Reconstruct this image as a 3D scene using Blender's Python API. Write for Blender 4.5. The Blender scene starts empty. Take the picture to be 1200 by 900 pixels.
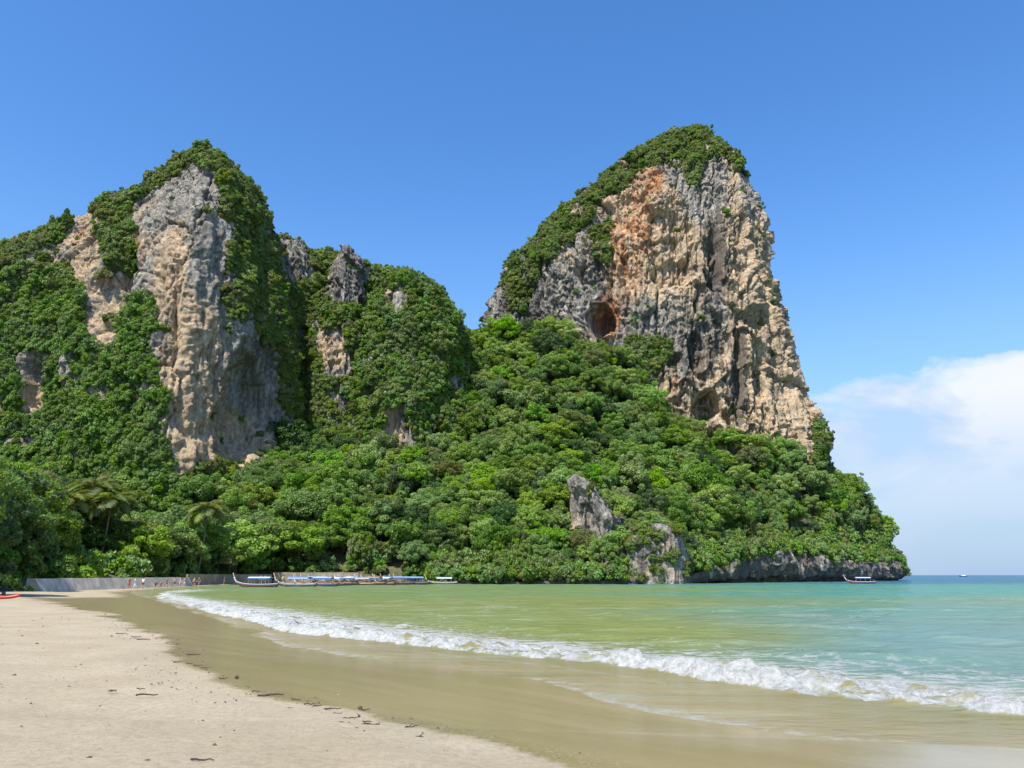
import bpy, math, random
import numpy as np
R = math.radians
rng = np.random.default_rng(7)
random.seed(7)
scene = bpy.context.scene
COL = scene.collection

# ------------------------------------------------------------------ camera
W_PX, H_PX, F_PX = 1200.0, 900.0, 900.0
EYE = 2.2
PITCH = math.atan(224.0 / F_PX)
cam_d = bpy.data.cameras.new('camera'); cam = bpy.data.objects.new('camera', cam_d); COL.objects.link(cam)
cam_d.sensor_fit = 'HORIZONTAL'; cam_d.sensor_width = 36.0; cam_d.lens = 36.0 * F_PX / W_PX
cam_d.clip_start = 0.1; cam_d.clip_end = 120000.0
cam.location = (0, 0, EYE); cam.rotation_euler = (math.pi / 2 + PITCH, 0, 0)
scene.camera = cam
scene.render.resolution_x = 1024; scene.render.resolution_y = 768

# ------------------------------------------------------------------ light
SUN_EL = R(55.0)
SUN_AZ = math.atan2(-0.50, -0.866)            # sun is to the left and behind the viewer
sd = (math.sin(SUN_AZ) * math.cos(SUN_EL), math.cos(SUN_AZ) * math.cos(SUN_EL), math.sin(SUN_EL))
sun_d = bpy.data.lights.new('sun', 'SUN'); sun = bpy.data.objects.new('sun', sun_d); COL.objects.link(sun)
sun_d.energy = 4.6; sun_d.angle = R(0.53); sun_d.color = (1.0, 0.955, 0.88)
from mathutils import Vector
sun.rotation_euler = Vector(sd).to_track_quat('Z', 'Y').to_euler()
sun.location = (-60, -60, 120)

world = bpy.data.worlds.new('World'); scene.world = world; world.use_nodes = True
wn = world.node_tree; wn.nodes.clear()
def N(t, typ, **kw):
    n = t.nodes.new(typ)
    for k, v in kw.items():
        if k.startswith('i_'):
            n.inputs[k[2:].replace('_', ' ')].default_value = v
        else:
            setattr(n, k, v)
    return n
def L(t, a, b): t.links.new(a, b)
def ramp(t, fac, stops, interp='LINEAR'):
    r = t.nodes.new('ShaderNodeValToRGB'); r.color_ramp.interpolation = interp
    e = r.color_ramp.elements
    while len(e) < len(stops): e.new(0.5)
    for el, (p, c) in zip(e, stops):
        el.position = p
        el.color = (c, c, c, 1) if isinstance(c, (int, float)) else (*c, 1)
    L(t, fac, r.inputs[0]); return r.outputs[0]
def mth(t, op, a, b=None, c=None, clamp=False):
    n = t.nodes.new('ShaderNodeMath'); n.operation = op; n.use_clamp = clamp
    for i, v in enumerate((a, b, c)):
        if v is None: continue
        if isinstance(v, (int, float)): n.inputs[i].default_value = v
        else: L(t, v, n.inputs[i])
    return n.outputs[0]
def mixc(t, fac, a, b, blend='MIX'):
    n = t.nodes.new('ShaderNodeMix'); n.data_type = 'RGBA'; n.blend_type = blend
    for i, v in ((0, fac), (6, a), (7, b)):
        if isinstance(v, (int, float)): n.inputs[i].default_value = v
        elif isinstance(v, tuple): n.inputs[i].default_value = (*v, 1)
        else: L(t, v, n.inputs[i])
    return n.outputs[2]

sky = N(wn, 'ShaderNodeTexSky', sky_type='NISHITA', sun_disc=False, sun_elevation=SUN_EL,
        sun_rotation=SUN_AZ % (2 * math.pi), altitude=0.0, air_density=1.15, dust_density=0.35, ozone_density=3.5)
hs = N(wn, 'ShaderNodeHueSaturation'); hs.inputs['Saturation'].default_value = 1.26; hs.inputs['Value'].default_value = 1.16; hs.inputs['Hue'].default_value = 0.506
L(wn, sky.outputs[0], hs.inputs['Color'])
# low bank of soft cloud above the horizon, all round the compass
tc = N(wn, 'ShaderNodeTexCoord')
sep = N(wn, 'ShaderNodeSeparateXYZ'); L(wn, tc.outputs['Generated'], sep.inputs[0])
mp = N(wn, 'ShaderNodeMapping'); L(wn, tc.outputs['Generated'], mp.inputs[0]); mp.inputs['Scale'].default_value = (1, 1, 1.9)
mp.inputs['Location'].default_value = (7.1, 5.5, 0.0)
n1 = N(wn, 'ShaderNodeTexNoise', i_Scale=3.2, i_Detail=7.0, i_Roughness=0.55); L(wn, mp.outputs[0], n1.inputs['Vector'])
n2 = N(wn, 'ShaderNodeTexNoise', i_Scale=7.5, i_Detail=6.0, i_Roughness=0.6); L(wn, mp.outputs[0], n2.inputs['Vector'])
# cloud-top height varies with direction
top = mth(wn, 'MULTIPLY_ADD', n1.outputs['Fac'], 0.56, -0.035)
dz = mth(wn, 'SUBTRACT', top, sep.outputs['Z'])
edge = mth(wn, 'MULTIPLY_ADD', n2.outputs['Fac'], 0.16, mth(wn, 'ADD', dz, -0.08))
cov = ramp(wn, edge, [(0.0, 0.0), (0.015, 0.45), (0.05, 0.92), (0.14, 1.0)])
n3 = N(wn, 'ShaderNodeTexNoise', i_Scale=5.0, i_Detail=9.0, i_Roughness=0.58, i_Distortion=0.35); L(wn, mp.outputs[0], n3.inputs['Vector'])
body = ramp(wn, n3.outputs['Fac'], [(0.36, 0.5), (0.46, 0.85), (0.56, 1.0)])
cov = mth(wn, 'MULTIPLY', cov, body)
lowfade = ramp(wn, sep.outputs['Z'], [(0.0, 0.3), (0.06, 0.5), (0.12, 0.75), (0.165, 0.98)])
cov = mth(wn, 'MULTIPLY', cov, lowfade)
cloudcol = mixc(wn, mth(wn, 'MULTIPLY', ramp(wn, sep.outputs['Z'], [(0.05, 0.25), (0.2, 1.0)]), ramp(wn, n3.outputs['Fac'], [(0.4, 0.25), (0.56, 1.0)])), (2.3, 3.0, 4.1), (4.7, 4.85, 5.2))
haze_f = ramp(wn, sep.outputs['Z'], [(0.0, 0.95), (0.06, 0.82), (0.16, 0.5), (0.34, 0.08), (0.45, 0.0)])
skyh = mixc(wn, haze_f, hs.outputs[0], (1.8, 2.75, 4.15))
skyc = mixc(wn, cov, skyh, cloudcol)
bg = N(wn, 'ShaderNodeBackground'); bg.inputs[1].default_value = 0.125
L(wn, skyc, bg.inputs[0])
wo = N(wn, 'ShaderNodeOutputWorld'); L(wn, bg.outputs[0], wo.inputs[0])

vs = scene.view_settings
vs.view_transform = 'Standard'; vs.look = 'None'; vs.exposure = 0.68; vs.gamma = 1.0; vs.use_curve_mapping = False
scene.render.engine = 'CYCLES'
scene.cycles.max_bounces = 5; scene.cycles.diffuse_bounces = 3; scene.cycles.glossy_bounces = 2
scene.cycles.transmission_bounces = 3; scene.cycles.transparent_max_bounces = 4

# ------------------------------------------------------------------ pixel <-> world
CP, SP = math.cos(PITCH), math.sin(PITCH)
def P(px, py, D):
    """point seen at pixel (px,py) whose ground distance along +Y is D"""
    u = (np.asarray(px, float) - 600) / F_PX; v = (450 - np.asarray(py, float)) / F_PX
    fy = CP - v * SP; fz = SP + v * CP
    return np.stack([u * D / fy, D + 0 * u, EYE + fz * D / fy], -1)
def proj(p):
    p = np.asarray(p, float); x = p[..., 0]; y = p[..., 1]; z = p[..., 2] - EYE
    d = y * CP + z * SP; h = -y * SP + z * CP
    d = np.where(np.abs(d) < 1e-6, 1e-6, d)
    return 600 + F_PX * x / d, 450 - F_PX * h / d, d
def plane_hit(px, py, z=0.0):
    u = (px - 600) / F_PX; v = (450 - py) / F_PX
    fy = CP - v * SP; fz = SP + v * CP
    k = (z - EYE) / fz
    return u * k, fy * k

# ------------------------------------------------------------------ noise (numpy)
def _h(ix, iy, iz, s):
    h = (ix.astype(np.uint32) * np.uint32(374761393) + iy.astype(np.uint32) * np.uint32(668265263)
         + iz.astype(np.uint32) * np.uint32(2147483647) + np.uint32((s * 974711 + 12345) & 0xffffffff))
    h = (h ^ (h >> np.uint32(13))) * np.uint32(1274126177)
    h ^= h >> np.uint32(16); h *= np.uint32(2246822519); h ^= h >> np.uint32(13)
    return h
def vnoise(p, s=0):
    p = np.asarray(p, np.float32); f = np.floor(p); i = f.astype(np.int64) & 0xffffffff
    t = p - f; t = t * t * t * (t * (t * 6 - 15) + 10)
    r = np.zeros(p.shape[:-1], np.float32)
    for a in (0, 1):
        wx = t[..., 0] if a else 1 - t[..., 0]
        for b in (0, 1):
            wy = wx * (t[..., 1] if b else 1 - t[..., 1])
            for c in (0, 1):
                w = wy * (t[..., 2] if c else 1 - t[..., 2])
                r += w * (_h(i[..., 0] + a, i[..., 1] + b, i[..., 2] + c, s) / np.float32(4294967296.0))
    return r * 2 - 1
def fbm(p, o=4, s=0, g=0.5):
    r = 0; a = 1.0; tot = 0
    for k in range(o):
        r = r + a * vnoise(p * (2.03 ** k) + 17.3 * k, s + k); tot += a; a *= g
    return r / tot * 1.6
def ridged(p, o=3, s=0):
    r = 0; a = 1.0; tot = 0
    for k in range(o):
        r = r + a * (1 - np.abs(vnoise(p * (2.1 ** k) + 9.1 * k, s + k)) * 2); tot += a; a *= 0.5
    return r / tot
def worley(p, s=0):
    p = np.asarray(p, np.float32); f = np.floor(p).astype(np.int64)
    best = np.full(p.shape[:-1], 9.0, np.float32); sec = best.copy(); val = np.zeros_like(best); tlt = np.zeros_like(best)
    for a in (-1, 0, 1):
        for b in (-1, 0, 1):
            for c in (-1, 0, 1):
                ix, iy, iz = [(f[..., k] + o) & 0xffffffff for k, o in enumerate((a, b, c))]
                h = _h(ix, iy, iz, s)
                jx = (h & np.uint32(1023)) / 1023.0; jy = ((h >> np.uint32(10)) & np.uint32(1023)) / 1023.0
                jz = ((h >> np.uint32(20)) & np.uint32(1023)) / 1023.0
                ex, ey, ez = f[..., 0] + a + jx - p[..., 0], f[..., 1] + b + jy - p[..., 1], f[..., 2] + c + jz - p[..., 2]
                d = ex ** 2 + ey ** 2 + ez ** 2
                cl = d < best
                sec = np.where(cl, best, np.minimum(sec, d)); val = np.where(cl, ((h >> np.uint32(5)) & np.uint32(4095)) / 4095.0, val)
                tlt = np.where(cl, ex * (jy - .5) + ey * (jz - .5) + ez * (jx - .5) * .55, tlt)
                best = np.where(cl, d, best)
    worley.tilt = tlt
    return np.sqrt(best), np.sqrt(sec), val
def sstep(a, b, x):
    t = np.clip((x - a) / (b - a), 0, 1); return t * t * (3 - 2 * t)
def inpoly(px, py, poly):
    r = np.zeros(np.shape(px), bool); n = len(poly)
    for k in range(n):
        x0, y0 = poly[k]; x1, y1 = poly[(k + 1) % n]
        if y0 == y1: continue
        c = ((y0 > py) != (y1 > py)) & (px < (x1 - x0) * (py - y0) / (y1 - y0) + x0)
        r ^= c
    return r

# ------------------------------------------------------------------ mesh helpers
def mesh_np(name, v, f, mat=None, smooth=False, attrs=None):
    v = np.asarray(v, np.float32).reshape(-1, 3); f = np.asarray(f, np.int32)
    m = bpy.data.meshes.new(name); k = f.shape[1]
    m.vertices.add(len(v)); m.vertices.foreach_set('co', v.ravel())
    m.loops.add(f.size); m.loops.foreach_set('vertex_index', f.ravel())
    m.polygons.add(len(f)); m.polygons.foreach_set('loop_start', np.arange(0, f.size, k, dtype=np.int32))
    m.polygons.foreach_set('loop_total', np.full(len(f), k, np.int32))
    if smooth: m.polygons.foreach_set('use_smooth', np.ones(len(f), bool))
    m.update(calc_edges=True)
    for an, av in (attrs or {}).items():
        av = np.asarray(av, np.float32)
        if av.ndim == 1:
            a = m.attributes.new(an, 'FLOAT', 'POINT'); a.data.foreach_set('value', av)
        else:
            a = m.attributes.new(an, 'FLOAT_COLOR', 'POINT')
            a.data.foreach_set('color', np.concatenate([av, np.ones((len(av), 1), np.float32)], 1).ravel())
    if mat: m.materials.append(mat)
    m.validate(); return m
def grid_faces(nr, nc, wrap=False):
    i = np.arange(nr - 1)[:, None]; j = np.arange(nc if wrap else nc - 1)[None]
    j2 = (j + 1) % nc
    return np.stack([i * nc + j, i * nc + j2, (i + 1) * nc + j2, (i + 1) * nc + j], -1).reshape(-1, 4)
class MB:
    """collects simple shapes into one mesh"""
    def __init__(s): s.v = []; s.f = []
    def quadstrip(s, rings, cap=True):
        b = len(s.v); n = len(rings[0])
        for r in rings: s.v += [tuple(map(float, q)) for q in r]
        for i in range(len(rings) - 1):
            for j in range(n):
                k = (j + 1) % n
                s.f.append((b + i * n + j, b + i * n + k, b + (i + 1) * n + k, b + (i + 1) * n + j))
        if cap:
            s.f.append(tuple(b + j for j in range(n))[::-1]); e = b + (len(rings) - 1) * n
            s.f.append(tuple(e + j for j in range(n)))
        return s
    def tube(s, pts, rad, n=6, flat=1.0):
        pts = [Vector(p) for p in pts]; rad = [rad] * len(pts) if isinstance(rad, (int, float)) else rad
        rings = []
        for i, p in enumerate(pts):
            d = (pts[min(i + 1, len(pts) - 1)] - pts[max(i - 1, 0)]).normalized()
            a = d.cross(Vector((0, 0, 1)))
            if a.length < 1e-3: a = Vector((1, 0, 0))
            a.normalize(); b = a.cross(d)
            rings.append([p + (a * math.cos(2 * math.pi * k / n) + b * flat * math.sin(2 * math.pi * k / n)) * rad[i] for k in range(n)])
        return s.quadstrip(rings)
    def box(s, x0, x1, y0, y1, z0, z1):
        return s.quadstrip([[(x0, y0, z0), (x1, y0, z0), (x1, y1, z0), (x0, y1, z0)], [(x0, y0, z1), (x1, y0, z1), (x1, y1, z1), (x0, y1, z1)]])
    def mesh(s, name, mat, smooth=False):
        m = bpy.data.meshes.new(name); m.from_pydata(s.v, [], s.f); m.materials.append(mat)
        if smooth: m.polygons.foreach_set('use_smooth', np.ones(len(m.polygons), bool))
        m.update(); return m
def obj(name, mesh, parent=None):
    o = bpy.data.objects.new(name, mesh); COL.objects.link(o)
    if parent: o.parent = parent
    return o
def tag(o, label=None, cat=None, group=None, kind=None):
    if label: o['label'] = label
    if cat: o['category'] = cat
    if group: o['group'] = group
    if kind: o['kind'] = kind
    return o
def empty(name, loc=(0, 0, 0), rz=0.0):
    o = bpy.data.objects.new(name, None); COL.objects.link(o)
    o.location = loc; o.rotation_euler = (0, 0, rz); o.empty_display_size = 0.3
    return o
def copy_tree(o, parent=None):
    c = o.copy(); COL.objects.link(c); c.parent = parent
    for ch in o.children:
        copy_tree(ch, c)
    return c

# ------------------------------------------------------------------ materials
def mat_new(name):
    m = bpy.data.materials.new(name); m.use_nodes = True; t = m.node_tree; t.nodes.clear()
    out = t.nodes.new('ShaderNodeOutputMaterial'); return m, t, out
def simple(name, col, rough=0.6, var=0.25, scale=8.0, metal=0.0):
    m, t, out = mat_new(name)
    b = N(t, 'ShaderNodeBsdfPrincipled'); b.inputs['Roughness'].default_value = rough; b.inputs['Metallic'].default_value = metal
    tcn = N(t, 'ShaderNodeTexCoord'); n = N(t, 'ShaderNodeTexNoise', i_Scale=scale, i_Detail=5.0); L(t, tcn.outputs['Object'], n.inputs['Vector'])
    c = mixc(t, ramp(t, n.outputs['Fac'], [(0.3, 0.0), (0.7, 1.0)]), tuple(x * (1 - var) for x in col), tuple(min(1, x * (1 + var)) for x in col))
    L(t, c, b.inputs['Base Color']); L(t, b.outputs[0], out.inputs[0]); return m
def foliage(name, ca, cb, hv=0.04, vv=0.22, trans=0.36):
    m, t, out = mat_new(name)
    oi = N(t, 'ShaderNodeObjectInfo'); tcn = N(t, 'ShaderNodeTexCoord')
    n = N(t, 'ShaderNodeTexNoise', i_Scale=0.55, i_Detail=4.0, i_Roughness=0.7); L(t, tcn.outputs['Object'], n.inputs['Vector'])
    c = mixc(t, ramp(t, n.outputs['Fac'], [(0.34, 0.0), (0.66, 1.0)]), ca, cb)
    h = N(t, 'ShaderNodeHueSaturation')
    L(t, mth(t, 'MULTIPLY_ADD', oi.outputs['Random'], -hv, 0.5 + hv / 2), h.inputs['Hue'])
    r2 = mth(t, 'FRACT', mth(t, 'MULTIPLY', oi.outputs['Random'], 7.31))
    L(t, mth(t, 'MULTIPLY_ADD', r2, 2 * vv, 1 - vv), h.inputs['Value'])
    r3 = mth(t, 'FRACT', mth(t, 'MULTIPLY', oi.outputs['Random'], 23.7))
    L(t, mth(t, 'MULTIPLY_ADD', r3, 0.35, 0.75), h.inputs['Saturation'])
    L(t, c, h.inputs['Color'])
    b = N(t, 'ShaderNodeBsdfPrincipled'); b.inputs['Roughness'].default_value = 0.5; b.inputs['Specular IOR Level'].default_value = 0.35
    L(t, h.outputs[0], b.inputs['Base Color'])
    tr = N(t, 'ShaderNodeBsdfTranslucent')
    L(t, mixc(t, 1.0, h.outputs[0], (1.5, 1.35, 0.5), 'MULTIPLY'), tr.inputs[0])
    mx = N(t, 'ShaderNodeMixShader'); mx.inputs[0].default_value = trans
    L(t, b.outputs[0], mx.inputs[1]); L(t, tr.outputs[0], mx.inputs[2]); L(t, mx.outputs[0], out.inputs[0])
    return m
M_LEAF_MID = foliage('leaf_mid', (0.101, 0.197, 0.025), (0.190, 0.299, 0.041))
M_LEAF_BRIGHT = foliage('leaf_bright', (0.145, 0.272, 0.021), (0.240, 0.380, 0.036))
M_LEAF_DARK = foliage('leaf_dark', (0.052, 0.111, 0.029), (0.098, 0.169, 0.042))
M_LEAF_OLIVE = foliage('leaf_olive', (0.127, 0.164, 0.034), (0.209, 0.240, 0.052))
M_SCRUB = foliage('leaf_scrub', (0.115, 0.174, 0.026), (0.213, 0.270, 0.053))
M_IVY = foliage('leaf_creeper', (0.099, 0.196, 0.026), (0.176, 0.294, 0.038), vv=0.3)
M_PALM = foliage('leaf_palm', (0.11, 0.16, 0.025), (0.20, 0.235, 0.045))
M_BARK = simple('bark', (0.16, 0.125, 0.09), 0.9, 0.4, 3.0)

def rock_mat(name):
    m, t, out = mat_new(name)
    g = N(t, 'ShaderNodeNewGeometry')
    def mapped(sc, **kw):
        mm = N(t, 'ShaderNodeMapping'); mm.inputs['Scale'].default_value = sc; L(t, g.outputs['Position'], mm.inputs[0])
        n = N(t, 'ShaderNodeTexNoise', **kw); L(t, mm.outputs[0], n.inputs['Vector']); return n.outputs['Fac']
    def at(nm):
        a = N(t, 'ShaderNodeAttribute'); a.attribute_name = nm; return a.outputs['Fac']
    streak = mapped((0.42, 0.42, 0.022), i_Scale=1.0, i_Detail=8.0, i_Roughness=0.62)
    blot = mapped((0.09, 0.09, 0.06), i_Scale=1.0, i_Detail=7.0, i_Roughness=0.6)
    fine = mapped((1.0, 1.0, 0.55), i_Scale=0.9, i_Detail=8.0, i_Roughness=0.72)
    grey = mixc(t, ramp(t, fine, [(0.36, 0.0), (0.64, 1.0)]), (0.15, 0.136, 0.11), (0.46, 0.415, 0.345))
    tanc = mixc(t, ramp(t, fine, [(0.34, 0.0), (0.64, 1.0)]), (0.31, 0.215, 0.125), (0.69, 0.52, 0.335))
    orange = mixc(t, ramp(t, fine, [(0.3, 0.0), (0.7, 1.0)]), (0.34, 0.13, 0.05), (0.62, 0.29, 0.11))
    tf = mth(t, 'ADD', at('tan'), mth(t, 'MULTIPLY_ADD', blot, 1.5, -0.75))
    c = mixc(t, ramp(t, tf, [(0.36, 0.0), (0.62, 1.0)]), grey, tanc)
    of = mth(t, 'ADD', at('org'), mth(t, 'MULTIPLY_ADD', streak, 1.6, -0.95))
    c = mixc(t, ramp(t, of, [(0.3, 0.0), (0.62, 0.9)]), c, orange)
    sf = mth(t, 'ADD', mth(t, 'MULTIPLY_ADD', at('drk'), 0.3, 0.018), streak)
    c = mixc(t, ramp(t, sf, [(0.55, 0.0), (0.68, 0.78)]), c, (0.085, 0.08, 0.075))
    stain = mapped((0.22, 0.22, 0.12), i_Scale=1.0, i_Detail=9.0, i_Roughness=0.7)
    c = mixc(t, ramp(t, stain, [(0.50, 0.0), (0.64, 0.42)]), c, (0.17, 0.15, 0.125))
    pale = ramp(t, streak, [(0.30, 0.5), (0.42, 0.0)])
    c = mixc(t, pale, c, (0.62, 0.575, 0.5))
    b = N(t, 'ShaderNodeBsdfPrincipled'); b.inputs['Roughness'].default_value = 0.92; b.inputs['Specular IOR Level'].default_value = 0.15
    L(t, c, b.inputs['Base Color'])
    bp = N(t, 'ShaderNodeBump'); bp.inputs['Strength'].default_value = 1.0; bp.inputs['Distance'].default_value = 1.3
    L(t, mth(t, 'ADD', fine, mth(t, 'MULTIPLY', streak, 0.6)), bp.inputs['Height']); L(t, bp.outputs[0], b.inputs['Normal'])
    L(t, b.outputs[0], out.inputs[0]); return m
M_ROCK = rock_mat('limestone')

# ------------------------------------------------------------------ beach shape
_we = [(1560, 905), (1200, 876), (1000, 868), (900, 858), (790, 840), (700, 815), (640, 800), (580, 790), (430, 770), (340, 758), (300, 738), (232, 718), (154, 694.7)]
_wp = [plane_hit(*q) for q in _we] + [(-55, 128), (-60, 155), (-61, 178), (-58, 205)]
_wy = np.array([q[1] for q in _wp]); _wx = np.array([q[0] for q in _wp])
_o = np.argsort(_wy); _wy = _wy[_o]; _wx = _wx[_o]
_sl0 = (_wx[1] - _wx[0]) / (_wy[1] - _wy[0])
def Xb(Y):
    Y = np.asarray(Y, float); r = np.interp(Y, _wy, _wx)
    return np.where(Y < _wy[0], _wx[0] + (Y - _wy[0]) * np.clip(_sl0, -1.3, -0.6), r)
def zbeach(X, Y):
    s = (X - Xb(Y)) * 0.7
    z = np.where(s < 0, 0.85 * (1 - np.exp(np.minimum(s, 0) * 0.05 / 0.85)), -0.045 * s)
    return np.clip(z, -3.0, 2.0)
def ground_hit(px, py):
    x0, y0 = plane_hit(px, py, 0.0)
    lo, hi = 0.3, 1.0
    for _ in range(40):
        k = (lo + hi) / 2; x, y = x0 * k, y0 * k; zr = EYE * (1 - k)
        if zr > zbeach(x, y): lo = k
        else: hi = k
    return float(x0 * hi), float(y0 * hi), float(zbeach(x0 * hi, y0 * hi))
_wet = [(30, 700), (85, 701), (110, 718), (195, 750), (205, 775), (245, 800), (310, 815), (420, 835), (520, 860), (590, 880), (660, 900), (800, 945)]
_wt = sorted([ground_hit(*q)[1::-1] for q in _wet])
_wty = np.array([q[0] for q in _wt]); _wtx = np.array([q[1] for q in _wt])
def Xwet(Y):
    r = np.interp(Y, _wty, _wtx)
    return np.where(Y > _wty[-1], np.minimum(r, Xb(Y) - 3.0), r)

bx = np.concatenate([np.linspace(-140, -30, 90)[:-1], np.linspace(-30, 14, 270), np.linspace(14, 40, 40)[1:]])
by = np.concatenate([np.linspace(-8, 5, 20)[:-1], np.geomspace(5, 215, 370)])
BX, BY = np.meshgrid(bx, by)
pb = np.stack([BX, BY, 0 * BX], -1).reshape(-1, 3)
bz = zbeach(pb[:, 0], pb[:, 1])
wet = pb[:, 0] - Xwet(pb[:, 1])
wetn = wet + 0.9 * fbm(pb * np.array([0.35, 0.35, 1]), 3, 3) * sstep(4, 40, pb[:, 1]) * 1.0 + 0.35 * fbm(pb * 1.1, 3, 31)
wetm = sstep(-0.12, 0.16, wetn)
bz = bz + (0.035 * fbm(pb * 0.22, 3, 5) + 0.016 * fbm(pb * 1.6, 3, 6)) * (1 - wetm) * sstep(-0.3, 0.25, bz) + 0.008 * fbm(pb * np.array([0.3, 0.3, 1]), 2, 8)
bz += 0.03 * np.exp(-((wet + 1.4) / 1.0) ** 2)
# footprints / scuffs in the dry sand
fx = worley(pb * np.array([2.3, 2.3, 1]), 4)[0]
bz -= 0.034 * (1 - wetm) * np.exp(-(fx / 0.22) ** 2) * (vnoise(pb * 0.25, 15) > -0.2)
pb[:, 2] = bz
m, t, out = mat_new('sand')
g = N(t, 'ShaderNodeNewGeometry')
a = N(t, 'ShaderNodeAttribute'); a.attribute_name = 'wet'
nA = N(t, 'ShaderNodeTexNoise', i_Scale=0.5, i_Detail=6.0); L(t, g.outputs['Position'], nA.inputs['Vector'])
nB = N(t, 'ShaderNodeTexNoise', i_Scale=9.0, i_Detail=8.0, i_Roughness=0.75); L(t, g.outputs['Position'], nB.inputs['Vector'])
nC = N(t, 'ShaderNodeTexNoise', i_Scale=150.0, i_Detail=3.0, i_Roughness=0.7); L(t, g.outputs['Position'], nC.inputs['Vector'])
dry = mixc(t, ramp(t, nA.outputs['Fac'], [(0.35, 0.0), (0.65, 1.0)]), (0.375, 0.313, 0.21), (0.44, 0.372, 0.262))
dry = mixc(t, ramp(t, nB.outputs['Fac'], [(0.34, 0.6), (0.54, 0.0)]), dry, (0.25, 0.195, 0.125))
dry = mixc(t, ramp(t, nC.outputs['Fac'], [(0.35, 0.22), (0.6, 0.0)]), dry, (0.2, 0.15, 0.1))
mpw = N(t, 'ShaderNodeMapping'); mpr = N(t, 'ShaderNodeMapping'); mpr.inputs['Rotation'].default_value = (0, 0, R(-47)); L(t, g.outputs['Position'], mpr.inputs[0]); mpw.inputs['Scale'].default_value = (1.0, 0.14, 1); L(t, mpr.outputs[0], mpw.inputs[0])
nW = N(t, 'ShaderNodeTexNoise', i_Scale=1.1, i_Detail=6.0, i_Roughness=0.6); L(t, mpw.outputs[0], nW.inputs['Vector'])
wetc = mixc(t, ramp(t, nW.outputs['Fac'], [(0.3, 0.0), (0.5, .45), (0.7, 1.0)]), (0.255, 0.20, 0.098), (0.325, 0.256, 0.138))
w = a.outputs['Fac']
c = mixc(t, w, dry, wetc)
# bubbles and crumbs of shell along the wash line
vor = N(t, 'ShaderNodeTexVoronoi', i_Scale=15.0); L(t, g.outputs['Position'], vor.inputs['Vector'])
sp = ramp(t, vor.outputs['Distance'], [(0.16, 1.0), (0.3, 0.0)])
a2 = N(t, 'ShaderNodeAttribute'); a2.attribute_name = 'lace'
nL = ramp(t, nB.outputs['Fac'], [(0.4, 0.0), (0.52, 1.0)])
lf = mth(t, 'MULTIPLY', mth(t, 'MULTIPLY', sp, nL), a2.outputs['Fac'], clamp=True)
c = mixc(t, lf, c, (0.62, 0.58, 0.46))
c = mixc(t, mth(t, 'MULTIPLY', ramp(t, a2.outputs['Fac'], [(0.3, 0.0), (0.9, 0.35)]), nL), c, (0.15, 0.115, 0.06))
b = N(t, 'ShaderNodeBsdfPrincipled'); L(t, c, b.inputs['Base Color'])
L(t, ramp(t, w, [(0.0, 0.95), (1.0, 0.2)]), b.inputs['Roughness']); L(t, ramp(t, w, [(0.0, 0.1), (1.0, 0.5)]), b.inputs['Specular IOR Level'])
bp = N(t, 'ShaderNodeBump'); bp.inputs['Distance'].default_value = 0.05
L(t, ramp(t, w, [(0.0, 0.8), (1.0, 0.06)]), bp.inputs['Strength']); L(t, nB.outputs['Fac'], bp.inputs['Height']); L(t, bp.outputs[0], b.inputs['Normal'])
L(t, b.outputs[0], out.inputs[0]); M_SAND = m
lace = np.exp(-((wet - 0.3) / 0.55) ** 2) * (0.4 + 0.6 * sstep(-0.2, 0.3, fbm(pb * 0.3, 2, 77)))
tag(obj('beach', mesh_np('beach', pb, grid_faces(len(by), len(bx)), M_SAND, True, {'wet': wetm, 'lace': lace})), kind='structure')

# ------------------------------------------------------------------ sea
rr = np.concatenate([np.geomspace(5.5, 62, 470)[:-1], np.geomspace(62, 420, 130)[:-1], np.geomspace(420, 60000, 50)])
aa = np.radians(np.concatenate([np.linspace(-42, 46, 470)[:-1], np.linspace(46, 85, 50)]))
RR, AA = np.meshgrid(rr, aa, indexing='ij')
ps = np.stack([RR * np.sin(AA), RR * np.cos(AA), 0 * RR], -1).reshape(-1, 3)
SX, SY = ps[:, 0], ps[:, 1]
def pxline(pts, tail):
    q = sorted([plane_hit(*k, 0.0)[::-1] for k in pts]) + tail
    return np.array([k[0] for k in q]), np.array([k[1] for k in q])
# shoreward toe and seaward tail of the breaking wave
_ty, _tx = pxline([(1500, 868), (1200, 839), (1080, 827), (950, 811), (850, 798), (740, 782), (600, 770), (480, 757), (330, 739), (250, 718), (180, 701)], [(110, -48), (160, -58), (260, -60)])
_sy, _sx = pxline([(1500, 838), (1200, 818), (1080, 803), (950, 794), (850, 785), (700, 765), (600, 752), (480, 744), (360, 724), (250, 707), (180, 695.5)], [(140, -48), (200, -57), (260, -58)])
def xof(Y, y, x):
    r = np.interp(Y, y, x); sl = (x[1] - x[0]) / (y[1] - y[0])
    return np.where(Y < y[0], x[0] + (Y - y[0]) * sl, r)
wob = 0.5 * fbm(ps * np.array([0.25, 0.25, 1]), 3, 41) + 0.22 * fbm(ps * 0.9, 3, 42)
near = sstep(10, 16, SY)
toe = (SX - xof(SY, _ty, _tx)) * 0.72 + wob * 0.7          # >0 seaward of the breaking front
tail = (SX - xof(SY, _sy, _sx)) * 0.72 + wob * 0.9
breakm = sstep(-0.15, 0.12, toe) * (1 - sstep(-0.8, 0.25, tail))
dshore = (SX - Xb(SY)) * 0.72
fade = 1 - sstep(45, 110, SY)
str_ = 0.15 + 0.85 * sstep(-0.3, 0.4, fbm(ps * np.array([0.22, 0.22, 1]), 3, 47))
roll = np.where(toe < 0.35, sstep(-0.12, 0.35, toe), np.exp(-(toe - 0.35) / 1.3)) * str_
amp = 0.34 * (1 - 0.55 * sstep(14, 60, SY))
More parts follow.
